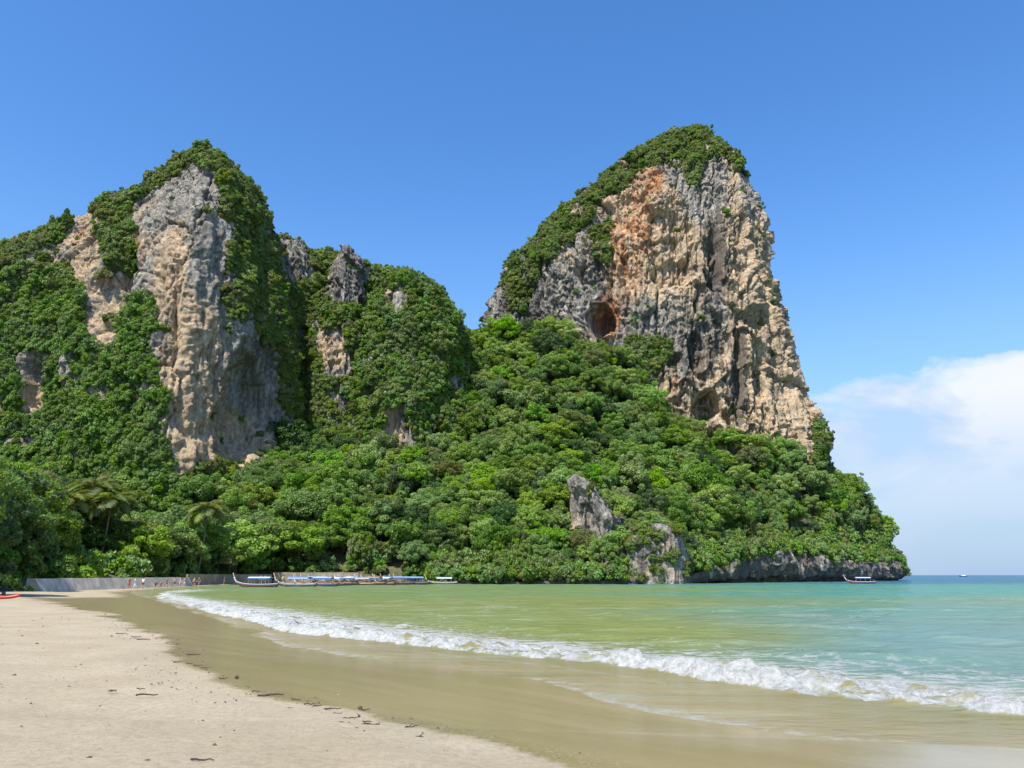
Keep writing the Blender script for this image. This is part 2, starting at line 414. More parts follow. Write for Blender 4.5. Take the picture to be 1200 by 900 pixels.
zs = amp * roll * (0.75 + 0.5 * vnoise(ps * np.array([2.2, 2.2, 1]), 43)) * (1 - sstep(90, 140, SY))
zs += 0.11 * breakm * fbm(ps * 2.6, 3, 44) * (1 - sstep(40, 80, SY))
# swell behind the break, crests parallel to the shore
off = sstep(0.5, 5, tail) * (1 - sstep(150, 500, SY))
ph = tail + 1.6 * fbm(ps * np.array([0.05, 0.05, 1]), 2, 50)
zs += off * (0.11 * (np.abs(np.sin(ph * 2 * np.pi / 9.0)) ** 0.7 * -2 + 1) * (0.4 + 0.6 * vnoise(ps * np.array([0.13, 0.13, 1]), 51)) + 0.075 * fbm(ps * np.array([0.5, 0.9, 1]), 4, 52))
# one lone crest out on the open side
cx, cy = plane_hit(1075, 769, 0.1)
lone = np.exp(-(((SX - cx) + 0.25 * (SY - cy)) / 2.6) ** 2)
q = (SY - cy) * 0.9 + 0.3 * (SX - cx)
zs += 0.2 * lone * np.where(q < 0, np.exp(-(q / 0.35) ** 2), np.exp(-(q / 1.3) ** 2))
cx, cy = plane_hit(475, 733, 0.1); q = (SY - cy) + 0.5 * (SX - cx)
lone2 = (0.6 + 0.5 * vnoise(ps * np.array([3.0, 3.0, 1]), 49)) * np.exp(-((SX - cx) / 0.8) ** 2) * np.where(q < 0, np.exp(-(q / 0.3) ** 2), np.exp(-(q / 0.9) ** 2))
zs += 0.16 * lone2
# swash sheet creeping up the sand: lifts the film a touch where it is shallow
zs += 0.012 * np.exp(-(dshore / 1.0) ** 2) * (1 + fbm(ps * np.array([0.4, 0.4, 1]), 2, 53))
ps[:, 2] = np.where(SY > 800, 0, zs)
depth = ps[:, 2] - zbeach(SX, SY)
lacew = sstep(0.15, 0.9, toe) * np.exp(-np.maximum(tail, 0) / (2.2 + 2.0 * sstep(2, 9, SX))) * 0.66
front = sstep(-0.16, 0.08, toe) * np.exp(-np.maximum(toe - 0.15, 0) / (0.25 + 0.42 * str_)) * (0.3 + 0.8 * str_)
foam = np.maximum.reduce([front * 0.92, breakm * 0.34, lacew * 0.8, lone2 * 0.95, 0.5 * np.exp(-((SX + 2) / 7) ** 2) * sstep(0, 1, tail) * np.exp(-np.maximum(tail, 0) / 3)])
foam *= (1 - sstep(95, 150, SY))
# far flecks
foam = np.maximum(foam, 0.16 * off * sstep(0.35, 0.9, fbm(ps * np.array([0.25, 0.25, 1]), 3, 60)))
edge = np.exp(-(np.maximum(depth - 0.012, 0) / 0.012)) * sstep(0.000, 0.006, depth) * sstep(-0.1, 0.4, fbm(ps * 0.25, 2, 61) + 0.15)
# swash lines left by earlier runs
sw = dshore + 0.5 * fbm(ps * 0.3, 3, 62)
edge = np.maximum(edge, 0.55 * np.exp(-((sw - 1.9) / 0.12) ** 2) * sstep(0.0, 0.5, fbm(ps * 0.2, 2, 63)))
# water colour: sandy film -> green shallows -> turquoise -> open-sea blue, plus painted sky sheen
C_film = np.array([0.25, 0.198, 0.10]); C_sandy = np.array([0.20, 0.178, 0.082]); C_green = np.array([0.175, 0.20, 0.062])
C_green2 = np.array([0.135, 0.205, 0.075]); C_turq = np.array([0.055, 0.215, 0.18]); C_sky_sheen = np.array([0.115, 0.20, 0.175]); C_blue = np.array([0.001, 0.10, 0.20])
def lerp(a, b, f): return a + (b - a) * f[:, None]
mott = fbm(ps * np.array([0.03, 0.06, 1]), 3, 70)
col = np.repeat(C_film[None], len(ps), 0)
col = lerp(col, C_sandy, sstep(0.02, 0.16, depth))
col = lerp(col, C_green, sstep(-0.5, 2.5, tail + mott))
open_ = sstep(0.12, 0.46, SX / np.maximum(SY, 1) + 0.10 * mott)          # toward the open right-hand side of the bay
col = lerp(col, C_green2, sstep(60, 130, SY + 30 * mott))
col = lerp(col, C_sky_sheen, open_ * sstep(-0.5, 2, tail) * (1 - sstep(30, 90, SY)))  # teal-grey sky reflection painted into the nearer water colour
col = lerp(col, C_turq, sstep(0.1, 0.4, SX / np.maximum(SY, 1) + 0.08 * mott) * sstep(38, 110, SY + 20 * mott))
col = lerp(col, C_turq * 0.75, sstep(150, 260, SY) * sstep(-0.05, 0.2, SX / np.maximum(SY, 1)))
col = lerp(col, C_blue, sstep(185, 300, SY + 40 * mott + 0.1 * SX))
m, t, out = mat_new('sea_water')
g = N(t, 'ShaderNodeNewGeometry')
ac = N(t, 'ShaderNodeAttribute'); ac.attribute_name = 'wcol'
af = N(t, 'ShaderNodeAttribute'); af.attribute_name = 'foam'
ae = N(t, 'ShaderNodeAttribute'); ae.attribute_name = 'edge'
mpn = N(t, 'ShaderNodeMapping'); mpn.inputs['Rotation'].default_value = (0, 0, R(-28)); mpn.inputs['Scale'].default_value = (0.45, 1.0, 1); L(t, g.outputs['Position'], mpn.inputs[0])
w1 = N(t, 'ShaderNodeTexNoise', i_Scale=0.8, i_Detail=5.0, i_Roughness=0.6); L(t, mpn.outputs[0], w1.inputs['Vector'])
w2 = N(t, 'ShaderNodeTexNoise', i_Scale=4.5, i_Detail=5.0, i_Roughness=0.6); L(t, mpn.outputs[0], w2.inputs['Vector'])
w3 = N(t, 'ShaderNodeTexNoise', i_Scale=0.06, i_Detail=5.0, i_Roughness=0.6); L(t, mpn.outputs[0], w3.inputs['Vector'])
hsum = mth(t, 'ADD', mth(t, 'MULTIPLY', w1.outputs['Fac'], 0.5), mth(t, 'MULTIPLY', w2.outputs['Fac'], 0.14))
hsum = mth(t, 'ADD', hsum, mth(t, 'MULTIPLY', w3.outputs['Fac'], 2.0))
bp = N(t, 'ShaderNodeBump'); bp.inputs['Strength'].default_value = 0.9; bp.inputs['Distance'].default_value = 0.5; L(t, hsum, bp.inputs['Height'])
wc = mixc(t, ramp(t, w3.outputs['Fac'], [(0.35, 0.0), (0.65, 0.22)]), ac.outputs['Color'], (0.16, 0.2, 0.1))
mp4 = N(t, 'ShaderNodeMapping'); mp4.inputs['Rotation'].default_value = (0, 0, R(-20)); mp4.inputs['Scale'].default_value = (0.10, 0.5, 1); L(t, g.outputs['Position'], mp4.inputs[0])
w4 = N(t, 'ShaderNodeTexNoise', i_Scale=1.0, i_Detail=7.0, i_Roughness=0.65); L(t, mp4.outputs[0], w4.inputs['Vector'])
wc = mixc(t, ramp(t, w4.outputs['Fac'], [(0.52, 0.0), (0.72, 0.5)]), wc, (0.30, 0.34, 0.24))  # pale streaks: ripple highlights painted into the water colour
wc = mixc(t, ramp(t, w4.outputs['Fac'], [(0.3, 0.35), (0.46, 0.0)]), wc, (0.07, 0.11, 0.03))
dif = N(t, 'ShaderNodeBsdfDiffuse'); L(t, wc, dif.inputs[0]); L(t, bp.outputs[0], dif.inputs['Normal'])
glo = N(t, 'ShaderNodeBsdfGlossy'); glo.inputs['Roughness'].default_value = 0.08; L(t, bp.outputs[0], glo.inputs['Normal'])
fr = N(t, 'ShaderNodeFresnel'); fr.inputs['IOR'].default_value = 1.33; L(t, bp.outputs[0], fr.inputs['Normal'])
# steep little facets keep a wind-ruffled sea from ever reaching full grazing reflectance
ff = mth(t, 'MINIMUM', mth(t, 'MULTIPLY', fr.outputs[0], 0.7), 0.28)
mx = N(t, 'ShaderNodeMixShader'); L(t, ff, mx.inputs[0]); L(t, dif.outputs[0], mx.inputs[1]); L(t, glo.outputs[0], mx.inputs[2])
# foam: lacy cells that close up where the wave is breaking
f1 = N(t, 'ShaderNodeTexNoise', i_Scale=2.1, i_Detail=9.0, i_Roughness=0.68); L(t, g.outputs['Position'], f1.inputs['Vector'])
wv = N(t, 'ShaderNodeVectorMath', operation='MULTIPLY_ADD'); wv.inputs[1].default_value = (0.9, 0.9, 0.9)
L(t, f1.outputs['Color'], wv.inputs[0]); L(t, mpn.outputs[0], wv.inputs[2])
v1 = N(t, 'ShaderNodeTexVoronoi', feature='DISTANCE_TO_EDGE', i_Scale=1.7); L(t, wv.outputs[0], v1.inputs['Vector'])
lacef = ramp(t, v1.outputs['Distance'], [(0.0, 1.0), (0.16, 0.45), (0.4, 0.0)])
fsum = mth(t, 'ADD', mth(t, 'MULTIPLY', af.outputs['Fac'], 1.0), mth(t, 'ADD', mth(t, 'MULTIPLY', f1.outputs['Fac'], 1.25), mth(t, 'MULTIPLY', lacef, 0.4)))
ffac = ramp(t, mth(t, 'SUBTRACT', fsum, 0.62), [(0.48, 0.0), (0.6, 0.4), (0.78, 0.95)])
ffac = mth(t, 'MULTIPLY', ffac, ramp(t, af.outputs['Fac'], [(0.02, 0.0), (0.25, 1.0)]))
ef = mth(t, 'MULTIPLY', ae.outputs['Fac'], ramp(t, f1.outputs['Fac'], [(0.42, 0.0), (0.6, 0.6)]))
ffac = mth(t, 'MAXIMUM', ffac, ef)
f2 = N(t, 'ShaderNodeTexNoise', i_Scale=6.0, i_Detail=6.0, i_Roughness=0.7); L(t, g.outputs['Position'], f2.inputs['Vector'])
fcol = N(t, 'ShaderNodeBsdfDiffuse'); L(t, mixc(t, ramp(t, f2.outputs['Fac'], [(0.36, 0.0), (0.6, 1.0)]), (0.47, 0.48, 0.44), (0.74, 0.74, 0.71)), fcol.inputs[0])  # grey mottling paints shading of the lumps into the foam colour
bp2 = N(t, 'ShaderNodeBump'); bp2.inputs['Strength'].default_value = 1.0; bp2.inputs['Distance'].default_value = 0.3; L(t, f2.outputs['Fac'], bp2.inputs['Height']); L(t, bp2.outputs[0], fcol.inputs['Normal'])
mx2 = N(t, 'ShaderNodeMixShader'); L(t, ffac, mx2.inputs[0]); L(t, mx.outputs[0], mx2.inputs[1]); L(t, fcol.outputs[0], mx2.inputs[2])
L(t, mx2.outputs[0], out.inputs[0]); M_SEA = m
tag(obj('sea', mesh_np('sea', ps, grid_faces(len(rr), len(aa)), M_SEA, True, {'foam': foam, 'edge': edge, 'wcol': col})), kind='structure')

# ------------------------------------------------------------------ land behind the shore
shore = [(-63, 80), (-60, 95), (-62, 118), (-64.5, 138), (-68, 165), (-69, 188), (-62, 203), (-45, 209), (-22, 206)]
shore += [tuple(P(px, 674, D)[:2]) for px, D in ((560, 205), (620, 203), (700, 203), (760, 206), (800, 212), (835, 228), (880, 246), (930, 266), (978, 286), (1018, 306), (1048, 330), (1053, 350))]
landpoly = shore + [(178, 372), (170, 420), (150, 560), (-320, 600), (-420, 300), (-420, 62), (-120, 62), (-78, 68)]
def poly_sd(x, y, poly):
    d = np.full(np.shape(x), 1e9)
    for k in range(len(poly)):
        ax, ay = poly[k]; bx_, by_ = poly[(k + 1) % len(poly)]
        ex, ey = bx_ - ax, by_ - ay; tt = np.clip(((x - ax) * ex + (y - ay) * ey) / (ex * ex + ey * ey + 1e-9), 0, 1)
        d = np.minimum(d, np.hypot(x - ax - tt * ex, y - ay - tt * ey))
    return np.where(inpoly(x, y, poly), d, -d)
ctrl = []
def C(px, py, D, sub=8.0):
    p = P(px, py, D); ctrl.append((p[0], p[1], max(p[2] - sub, 0.6)))
for x, y in [(-64, 95), (-68, 118), (-70, 138), (-75, 165), (-74, 188), (-66, 206), (-45, 213), (-22, 211), (-90, 70), (-130, 80), (-200, 90), (-100, 110), (-95, 140), (-140, 130), (-95, 170), (-130, 165), (-78, 200)]: ctrl.append((x, y, 1.9))
for x, y, z in [(-100, 205, 9), (-150, 205, 11), (-200, 215, 14), (-60, 222, 8), (-300, 250, 25), (-300, 120, 3), (-120, 190, 5)]: ctrl.append((x, y, z))
for a_ in [(210, 572, 226, 9), (130, 562, 226, 9), (50, 562, 222, 9), (300, 580, 228, 9), (350, 562, 240), (420, 555, 242), (480, 560, 240), (400, 600, 222), (480, 635, 214), (540, 600, 222), (560, 520, 256), (545, 450, 285), (560, 400, 305)]: C(*a_)
for a_ in [(600, 388, 303), (660, 396, 302), (720, 402, 300), (755, 455, 298), (775, 490, 297), (830, 518, 300), (910, 520, 306), (945, 540, 318), (600, 500, 262), (700, 520, 258), (800, 560, 262), (900, 590, 285),
           (600, 600, 225), (700, 620, 219), (780, 610, 230), (850, 620, 248), (930, 635, 278), (980, 600, 325), (960, 545, 340), (1010, 588, 345, 7), (1045, 618, 345, 6), (1060, 640, 345, 5)]: C(*a_)
for px, D, z in [(560, 208, 1.5), (620, 206, 2), (700, 206, 3), (760, 209, 4), (835, 233, 7), (880, 251, 9), (930, 271, 9), (975, 291, 8), (1010, 311, 7.5), (1030, 330, 7)]:
    p = P(px, 674, D); ctrl.append((p[0], p[1], z))
for x, y, z in [(155, 390, 20), (130, 400, 45), (0, 480, 30), (-150, 420, 40), (100, 480, 20), (-60, 340, 70), (-20, 340, 85)]: ctrl.append((x, y, z))
ctrl = np.array(ctrl)
_K = np.hypot(ctrl[:, None, 0] - ctrl[None, :, 0], ctrl[:, None, 1] - ctrl[None, :, 1])
_n = len(ctrl); _A = np.zeros((_n + 3, _n + 3)); _A[:_n, :_n] = -_K + 2.0 * np.eye(_n)
_A[:_n, _n] = 1; _A[:_n, _n + 1:] = ctrl[:, :2]; _A[_n, :_n] = 1; _A[_n + 1:, :_n] = ctrl[:, :2].T
_wts = np.linalg.solve(_A, np.concatenate([ctrl[:, 2], np.zeros(3)]))
def zland(x, y):
    x = np.asarray(x, float); y = np.asarray(y, float); r = _wts[_n] + _wts[_n + 1] * x + _wts[_n + 2] * y
    for k in range(_n): r = r - _wts[k] * np.hypot(x - ctrl[k, 0], y - ctrl[k, 1])
    return np.maximum(r, 0.8)
TX, TY = np.meshgrid(np.arange(-330, 185, 2.6), np.arange(66, 560, 2.6))
sdl = poly_sd(TX, TY, landpoly)
tz = zland(TX, TY); pt = np.stack([TX, TY, 0 * TX], -1).reshape(-1, 3)
tz = tz.ravel() + 1.2 * fbm(pt * 0.06, 4, 80)
tz = np.where(sdl.ravel() > 2.2, tz, np.where(sdl.ravel() > 0.6, np.minimum(tz, 1.3), -4.0))
pt[:, 2] = tz
m, t, out = mat_new('forest_floor')
g = N(t, 'ShaderNodeNewGeometry'); n = N(t, 'ShaderNodeTexNoise', i_Scale=0.6, i_Detail=8.0); L(t, g.outputs['Position'], n.inputs['Vector'])
b = N(t, 'ShaderNodeBsdfPrincipled'); b.inputs['Roughness'].default_value = 1.0
L(t, mixc(t, ramp(t, n.outputs['Fac'], [(0.35, 0.0), (0.65, 1.0)]), (0.04, 0.05, 0.018), (0.12, 0.10, 0.05)), b.inputs['Base Color']); L(t, b.outputs[0], out.inputs[0])
M_FLOOR = m
tag(obj('hillside', mesh_np('hillside', pt, grid_faces(TX.shape[0], TX.shape[1]), M_FLOOR, True)), kind='structure')

# ------------------------------------------------------------------ foliage meshes
def leaves_mesh(name, centers, normals, size, mat, r, droop=0.0):
    n = len(centers); nr = normals / (np.linalg.norm(normals, axis=1, keepdims=True) + 1e-9)
    ref = r.normal(size=(n, 3)); a = np.cross(nr, ref); a /= np.linalg.norm(a, axis=1, keepdims=True) + 1e-9
    b = np.cross(nr, a); s = (size * r.uniform(0.6, 1.35, n))[:, None]
    tip = centers + a * s; tail_ = centers - a * s
    l = centers + b * s * 0.55 - nr * s * 0.22; rgt = centers - b * s * 0.55 - nr * s * 0.22
    tip[:, 2] -= droop * s[:, 0]
    v = np.stack([tail_, rgt, tip, l], 1).reshape(-1, 3); k = np.arange(n)[:, None] * 4
    f = np.concatenate([k + np.array([[0, 1, 2]]), k + np.array([[0, 2, 3]])], 0)
    return mesh_np(name, v, f, mat)
def crown_pts(r, Rw, Hh, nb, nl, flat=0.0, br=(0.11, 0.30), jit=0.6):
    """leaf centres and normals for a crown of nb leafy boughs; crown centre at origin"""
    cs, ns = [], []
    k = np.arange(nb) + 0.5
    el = np.arcsin(np.clip(1 - k / nb * 1.55, -1, 1)); az = k * 2.399963 + r.uniform(0, 6.28)
    rad = r.uniform(0.5, 0.86, nb) * (1 + 0.38 * np.clip(fbm(np.stack([np.cos(az) * np.cos(el), np.sin(az) * np.cos(el), np.sin(el)], 1) * 1.3 + r.uniform(0, 50), 2, 5), -1, 1))
    bc = np.stack([np.cos(el) * np.cos(az) * Rw, np.cos(el) * np.sin(az) * Rw, np.sin(el) * Hh], 1) * rad[:, None]
    bc += r.normal(size=bc.shape) * 0.15 * Rw
    brr = r.uniform(*br, nb) * Rw
    for i in range(nb):
        m_ = int(nl * (brr[i] / (0.34 * Rw)) ** 1.7)
        d = r.normal(size=(m_, 3)); d[:, 2] += 0.35; d /= np.linalg.norm(d, axis=1, keepdims=True)
        sq = np.array([1, 1, 0.72]); pos = bc[i] + d * sq * brr[i] * r.uniform(0.72, 1.06, m_)[:, None]
        # drop what lies buried in the other boughs
        dd = np.linalg.norm((pos[:, None] - bc[None]) / sq, axis=2) / brr[None]; dd[:, i] = 9
        keep = dd.min(1) > 0.62
        cs.append(pos[keep]); nn = d[keep] * 0.8 + np.array([0, 0, 0.35]) + r.normal(size=(keep.sum(), 3)) * jit; ns.append(nn)
    return np.concatenate(cs), np.concatenate(ns)
def make_crown(name, seed, Rw, Hh, nb, nl, ls, mat, **kw):
    r = np.random.default_rng(seed); c, n_ = crown_pts(r, Rw, Hh, nb, nl, **kw)
    return leaves_mesh(name, c, n_, ls, mat, r)
CROWNS = []   # (mesh, kind)
for k, (mt, kind, nb, hh, ls) in enumerate([
        (M_LEAF_MID, 'mid', 34, 4.4, 0.36), (M_LEAF_MID, 'mid', 46, 3.8, 0.34), (M_LEAF_MID, 'mid', 28, 5.0, 0.38),
        (M_LEAF_BRIGHT, 'bright', 40, 4.2, 0.36), (M_LEAF_BRIGHT, 'bright', 30, 4.8, 0.34), (M_LEAF_BRIGHT, 'bright', 52, 3.6, 0.36),
        (M_LEAF_DARK, 'dark', 36, 4.6, 0.34), (M_LEAF_DARK, 'dark', 30, 5.4, 0.36), (M_LEAF_OLIVE, 'olive', 38, 4.0, 0.34)]):
    CROWNS.append((make_crown('crown', 100 + k, 5.6, hh * 1.06, int(nb * 2.1), 400, ls * 0.68, mt), kind))
SHRUBS = []
for k, (mt, ls) in enumerate([(M_SCRUB, 0.34), (M_SCRUB, 0.4), (M_LEAF_MID, 0.36), (M_LEAF_OLIVE, 0.34)]):
    SHRUBS.append(bpy.data.objects.new('shrub', make_crown('shrub', 200 + k, 2.2, 1.8, 15, 95, ls * .8, mt, br=(0.2, 0.48))))
IVY = []
for k in range(3):
    IVY.append(bpy.data.objects.new('creeper', make_crown('creeper', 220 + k, 2.6, 1.2, 15, 95, 0.28, M_IVY if k < 2 else M_LEAF_MID, br=(0.2, 0.46))))

def scatter(name, pts, rot, scl, idx, protos, label, cat):
    me = bpy.data.meshes.new(name); pts = np.asarray(pts, np.float32); n = len(pts)
    me.vertices.add(n); me.vertices.foreach_set('co', pts.ravel())
    for an, av in (('rot', rot), ('scl', scl)):
        at_ = me.attributes.new(an, 'FLOAT_VECTOR', 'POINT'); at_.data.foreach_set('vector', np.asarray(av, np.float32).ravel())
    at_ = me.attributes.new('idx', 'INT', 'POINT'); at_.data.foreach_set('value', np.asarray(idx, np.int32))
    o = obj(name, me); ng = bpy.data.node_groups.new(name, 'GeometryNodeTree')
    ng.interface.new_socket('Geometry', in_out='INPUT', socket_type='NodeSocketGeometry')
    ng.interface.new_socket('Geometry', in_out='OUTPUT', socket_type='NodeSocketGeometry')
    gi = ng.nodes.new('NodeGroupInput'); go = ng.nodes.new('NodeGroupOutput')
    jn = ng.nodes.new('GeometryNodeJoinGeometry')
    for p in protos:
        oi = ng.nodes.new('GeometryNodeObjectInfo'); oi.inputs['Object'].default_value = p; oi.transform_space = 'ORIGINAL'
        oi.inputs['As Instance'].default_value = False
        gti = ng.nodes.new('GeometryNodeGeometryToInstance'); ng.links.new(oi.outputs['Geometry'], gti.inputs[0]); ng.links.new(gti.outputs[0], jn.inputs[0])
    iop = ng.nodes.new('GeometryNodeInstanceOnPoints'); ng.links.new(gi.outputs[0], iop.inputs['Points']); ng.links.new(jn.outputs[0], iop.inputs['Instance'])
    iop.inputs['Pick Instance'].default_value = True
    def na(nm, ty):
        q = ng.nodes.new('GeometryNodeInputNamedAttribute'); q.data_type = ty; q.inputs['Name'].default_value = nm
        return [s_ for s_ in q.outputs if s_.enabled and s_.name == 'Attribute'][0]
    er = ng.nodes.new('FunctionNodeEulerToRotation'); ng.links.new(na('rot', 'FLOAT_VECTOR'), er.inputs[0]); ng.links.new(er.outputs[0], iop.inputs['Rotation'])
    ng.links.new(na('scl', 'FLOAT_VECTOR'), iop.inputs['Scale']); ng.links.new(na('idx', 'INT'), iop.inputs['Instance Index'])
    ng.links.new(iop.outputs[0], go.inputs[0])
    md = o.modifiers.new('scatter', 'NODES'); md.node_group = ng
    return tag(o, label, cat, kind='stuff')

# ------------------------------------------------------------------ limestone massifs
FOOT = []      # footprints, so that no tree is planted inside a cliff
def massif(name, left, right, Dc, dmax, prof, nz, nf, nb=60, zb=10, rough=1.0, caves=(), tan=(), org=(), drk=(), drop=2.5, dpow=0.5, bulge=1.0, seed=0, flare=0.0, ovh=1.0):
    # the skyline is made by the front shoulder of each level, the flanks by its middle
    Dz, Dx = Dc - 0.6 * dmax, Dc - 0.2 * dmax
    l = P([q[0] for q in left], [q[1] for q in left], Dz); r = P([q[0] for q in right], [q[1] for q in right], Dz)
    l[:, 0] *= Dx / Dz; r[:, 0] *= Dx / Dz
    l[:, 2] -= drop; r[:, 2] -= drop
    lo, ro = np.argsort(l[:, 2]), np.argsort(r[:, 2]); l, r = l[lo], r[ro]
    zt = max(l[-1, 2], r[-1, 2]) - 0.05
    k = np.linspace(0, 1, nz); Z = zb + (zt - zb) * (0.75 * k + 0.25 * (1 - (1 - k) ** 2.2))
    XL = np.interp(Z, l[:, 2], l[:, 0]); XR = np.interp(Z, r[:, 2], r[:, 0])
    Wd = np.maximum((XR - XL) / 2, 0.05); Cx = (XL + XR) / 2
    d = dmax * np.clip(Wd / Wd.max(), 0, 1) ** dpow * (1 + flare * (1 - k) ** 2)
    tt = np.linspace(-1, 1, nf); tt = 0.6 * tt + 0.4 * np.sin(tt * math.pi / 2)
    pr = np.interp(tt, [q[0] for q in prof], [q[1] for q in prof])
    ker = np.ones(9) / 9; pr = np.convolve(np.pad(pr, 4, 'edge'), ker, 'valid'); pr[0] = pr[-1] = 0
    th = np.linspace(0, math.pi, nb + 2)[1:-1]
    T = np.concatenate([tt, np.cos(th)]); B = np.concatenate([-pr, 0.9 * np.sin(th)])
    V = np.stack([Cx[:, None] + Wd[:, None] * T[None], Dc + d[:, None] * B[None], np.repeat(Z[:, None], len(T), 1)], -1)
    nc = len(T)
    def normals(V):
        du = np.roll(V, -1, 1) - np.roll(V, 1, 1); dv = np.gradient(V, axis=0)
        n_ = np.cross(du, dv); return n_ / (np.linalg.norm(n_, axis=-1, keepdims=True) + 1e-9)
    nrm = normals(V); nh = nrm * np.array([1, 1, 0.35])
    p = V.reshape(-1, 3) + seed * 31.7
    px, py, _ = proj(V); frontm = (np.arange(nc) < nf)[None] * np.ones((nz, 1))
    sh = (nz, nc)
    disp = 5.5 * fbm(p * np.array([1 / 42, 1 / 42, 1 / 85]), 3, seed)
    warp = np.stack([fbm(p / 9, 2, seed + 20), fbm(p / 9, 2, seed + 21), fbm(p / 9, 2, seed + 22)], 1)
    disp += 2.4 * ridged(p * np.array([1 / 9, 1 / 9, 1 / 90]), 2, seed + 3)
    c1, c2, cv = worley(p * np.array([1 / 13, 1 / 13, 1 / 36]) + 0.12 * warp, seed + 5)
    disp += 3.0 * (cv - 0.5) + 5.5 * worley.tilt - 1.6 * np.exp(-((c2 - c1) / 0.06) ** 2)
    c1, c2, cv = worley(p * np.array([1 / 4.6, 1 / 4.6, 1 / 14]) + 0.16 * warp, seed + 6)
    disp += 1.3 * (cv - 0.5) + 3.0 * worley.tilt - 0.9 * np.exp(-((c2 - c1) / 0.08) ** 2)
    c1, c2, cv = worley(p * np.array([1 / 1.9, 1 / 1.9, 1 / 4.6]) + 0.2 * warp, seed + 7)
    disp += 0.6 * (cv - 0.5) + 1.9 * worley.tilt
    # stepped overhangs: the face swells downward, then breaks off in a roof
    lam = p[:, 2] / 17.0 + 1.5 * fbm(p * np.array([1 / 26, 1 / 26, 1 / 40]), 3, seed + 12); fr_ = lam - np.floor(lam)
    disp += ovh * 3.6 * (1 - fr_) ** 1.6 * sstep(-0.25, 0.3, fbm(p / 30, 2, seed + 13))
    lam = p[:, 2] / 6.0 + 2.2 * fbm(p * np.array([1 / 9, 1 / 9, 1 / 20]), 3, seed + 16); fr_ = lam - np.floor(lam)
    disp += ovh * 1.4 * (1 - fr_) ** 2 * sstep(-0.1, 0.3, fbm(p / 16, 2, seed + 17))
    # solution pockets
    c1, c2, cv = worley(p * np.array([1 / 7.5, 1 / 7.5, 1 / 11]) + 0.4 * warp, seed + 25)
    disp -= 3.4 * ovh * np.exp(-(c1 / 0.26) ** 2) * (cv > 0.62)
    # stalactite curtains: thin vertical ribs
    disp += 1.5 * ridged((p + 1.0 * warp) * np.array([1 / 2.6, 1 / 2.6, 1 / 30]), 2, seed + 14) * sstep(-0.15, 0.35, fbm(p / 22, 2, seed + 15))
    j1 = vnoise((p + 1.5 * warp) * np.array([1 / 8.5, 1 / 8.5, 1 / 75]), seed + 26); disp -= 2.6 * np.exp(-(j1 / 0.055) ** 2) * sstep(-0.5, 0.1, fbm(p / 20, 2, seed + 27))
    j2 = vnoise((p + 0.8 * warp) * np.array([1 / 3.4, 1 / 3.4, 1 / 32]), seed + 28); disp -= 1.3 * np.exp(-(j2 / 0.09) ** 2) * sstep(-0.3, 0.3, fbm(p / 13, 2, seed + 29))
    c1, c2, cv = worley(p * np.array([1 / 1.15, 1 / 1.15, 1 / 2.4]), seed + 8)
    disp += 0.55 * (cv - 0.5) + 0.5 * worley.tilt
    c1, c2, cv = worley(p * np.array([1 / 3.2, 1 / 3.2, 1 / 4.5]) + 0.3 * warp, seed + 30)
    disp -= 1.7 * np.exp(-(c1 / 0.3) ** 2) * (cv > 0.68)
    disp += 0.7 * fbm(p / 1.1, 3, seed + 18, 0.65)
    disp = (disp.reshape(sh) * rough) * np.clip(Wd / (0.16 * Wd.max() + 1e-6), 0.15, 1)[:, None]
    for (cx, cy, rx, ry, dep) in caves:
        nx = 0.18 * vnoise(V * 0.16, seed + 33); q = ((px - cx) / rx) ** 2 + ((py - cy) / ry) ** 2
        disp -= dep * sstep(1.25, 0.45, q + nx * 2) * frontm
    V = V + nh * disp[..., None]
    nrm = normals(V)
    px, py, _ = proj(V)
    def blobs(L_, base):
        a_ = np.full(sh, base, float)
        for (cx, cy, rx, ry, val) in L_:
            g_ = np.exp(-(((px - cx) / rx) ** 2 + ((py - cy) / ry) ** 2)); a_ = a_ + (val - a_) * np.clip(g_ * 1.25, 0, 1)
        return a_.ravel()
    at_ = {'tan': blobs(tan[1:], tan[0]) if tan else np.full(V.size // 3, 0.3), 'org': blobs(org, 0.0), 'drk': blobs(drk, 0.0)}
    vv = np.concatenate([V.reshape(-1, 3), [[Cx[-1], Dc, zt + 0.3]]]); at_ = {q: np.append(w_, 0) for q, w_ in at_.items()}
    f = grid_faces(nz, nc, True); lastr = (nz - 1) * nc
    f = np.concatenate([f, np.stack([lastr + np.arange(nc), lastr + (np.arange(nc) + 1) % nc, np.full(nc, len(vv) - 1), np.full(nc, len(vv) - 1)], 1)]) if False else f
    o = obj(name, mesh_np(name, vv[:-1], f, M_ROCK, False, {q: w_[:-1] for q, w_ in at_.items()}))
    FOOT.append((Z, Cx, Wd, d, Dc))
    return o, V, nrm, px, py, frontm.astype(bool)
def in_foot(x, y, z, mg=1.0):
    for Z, Cx, Wd, d, Dc in FOOT:
        cx = np.interp(z, Z, Cx); w_ = np.interp(z, Z, Wd); dd = np.interp(z, Z, d)
        if z < Z[-1] and ((x - cx) / (w_ + mg)) ** 2 + ((y - Dc) / (dd + mg)) ** 2 < 0.92: return True
    return False

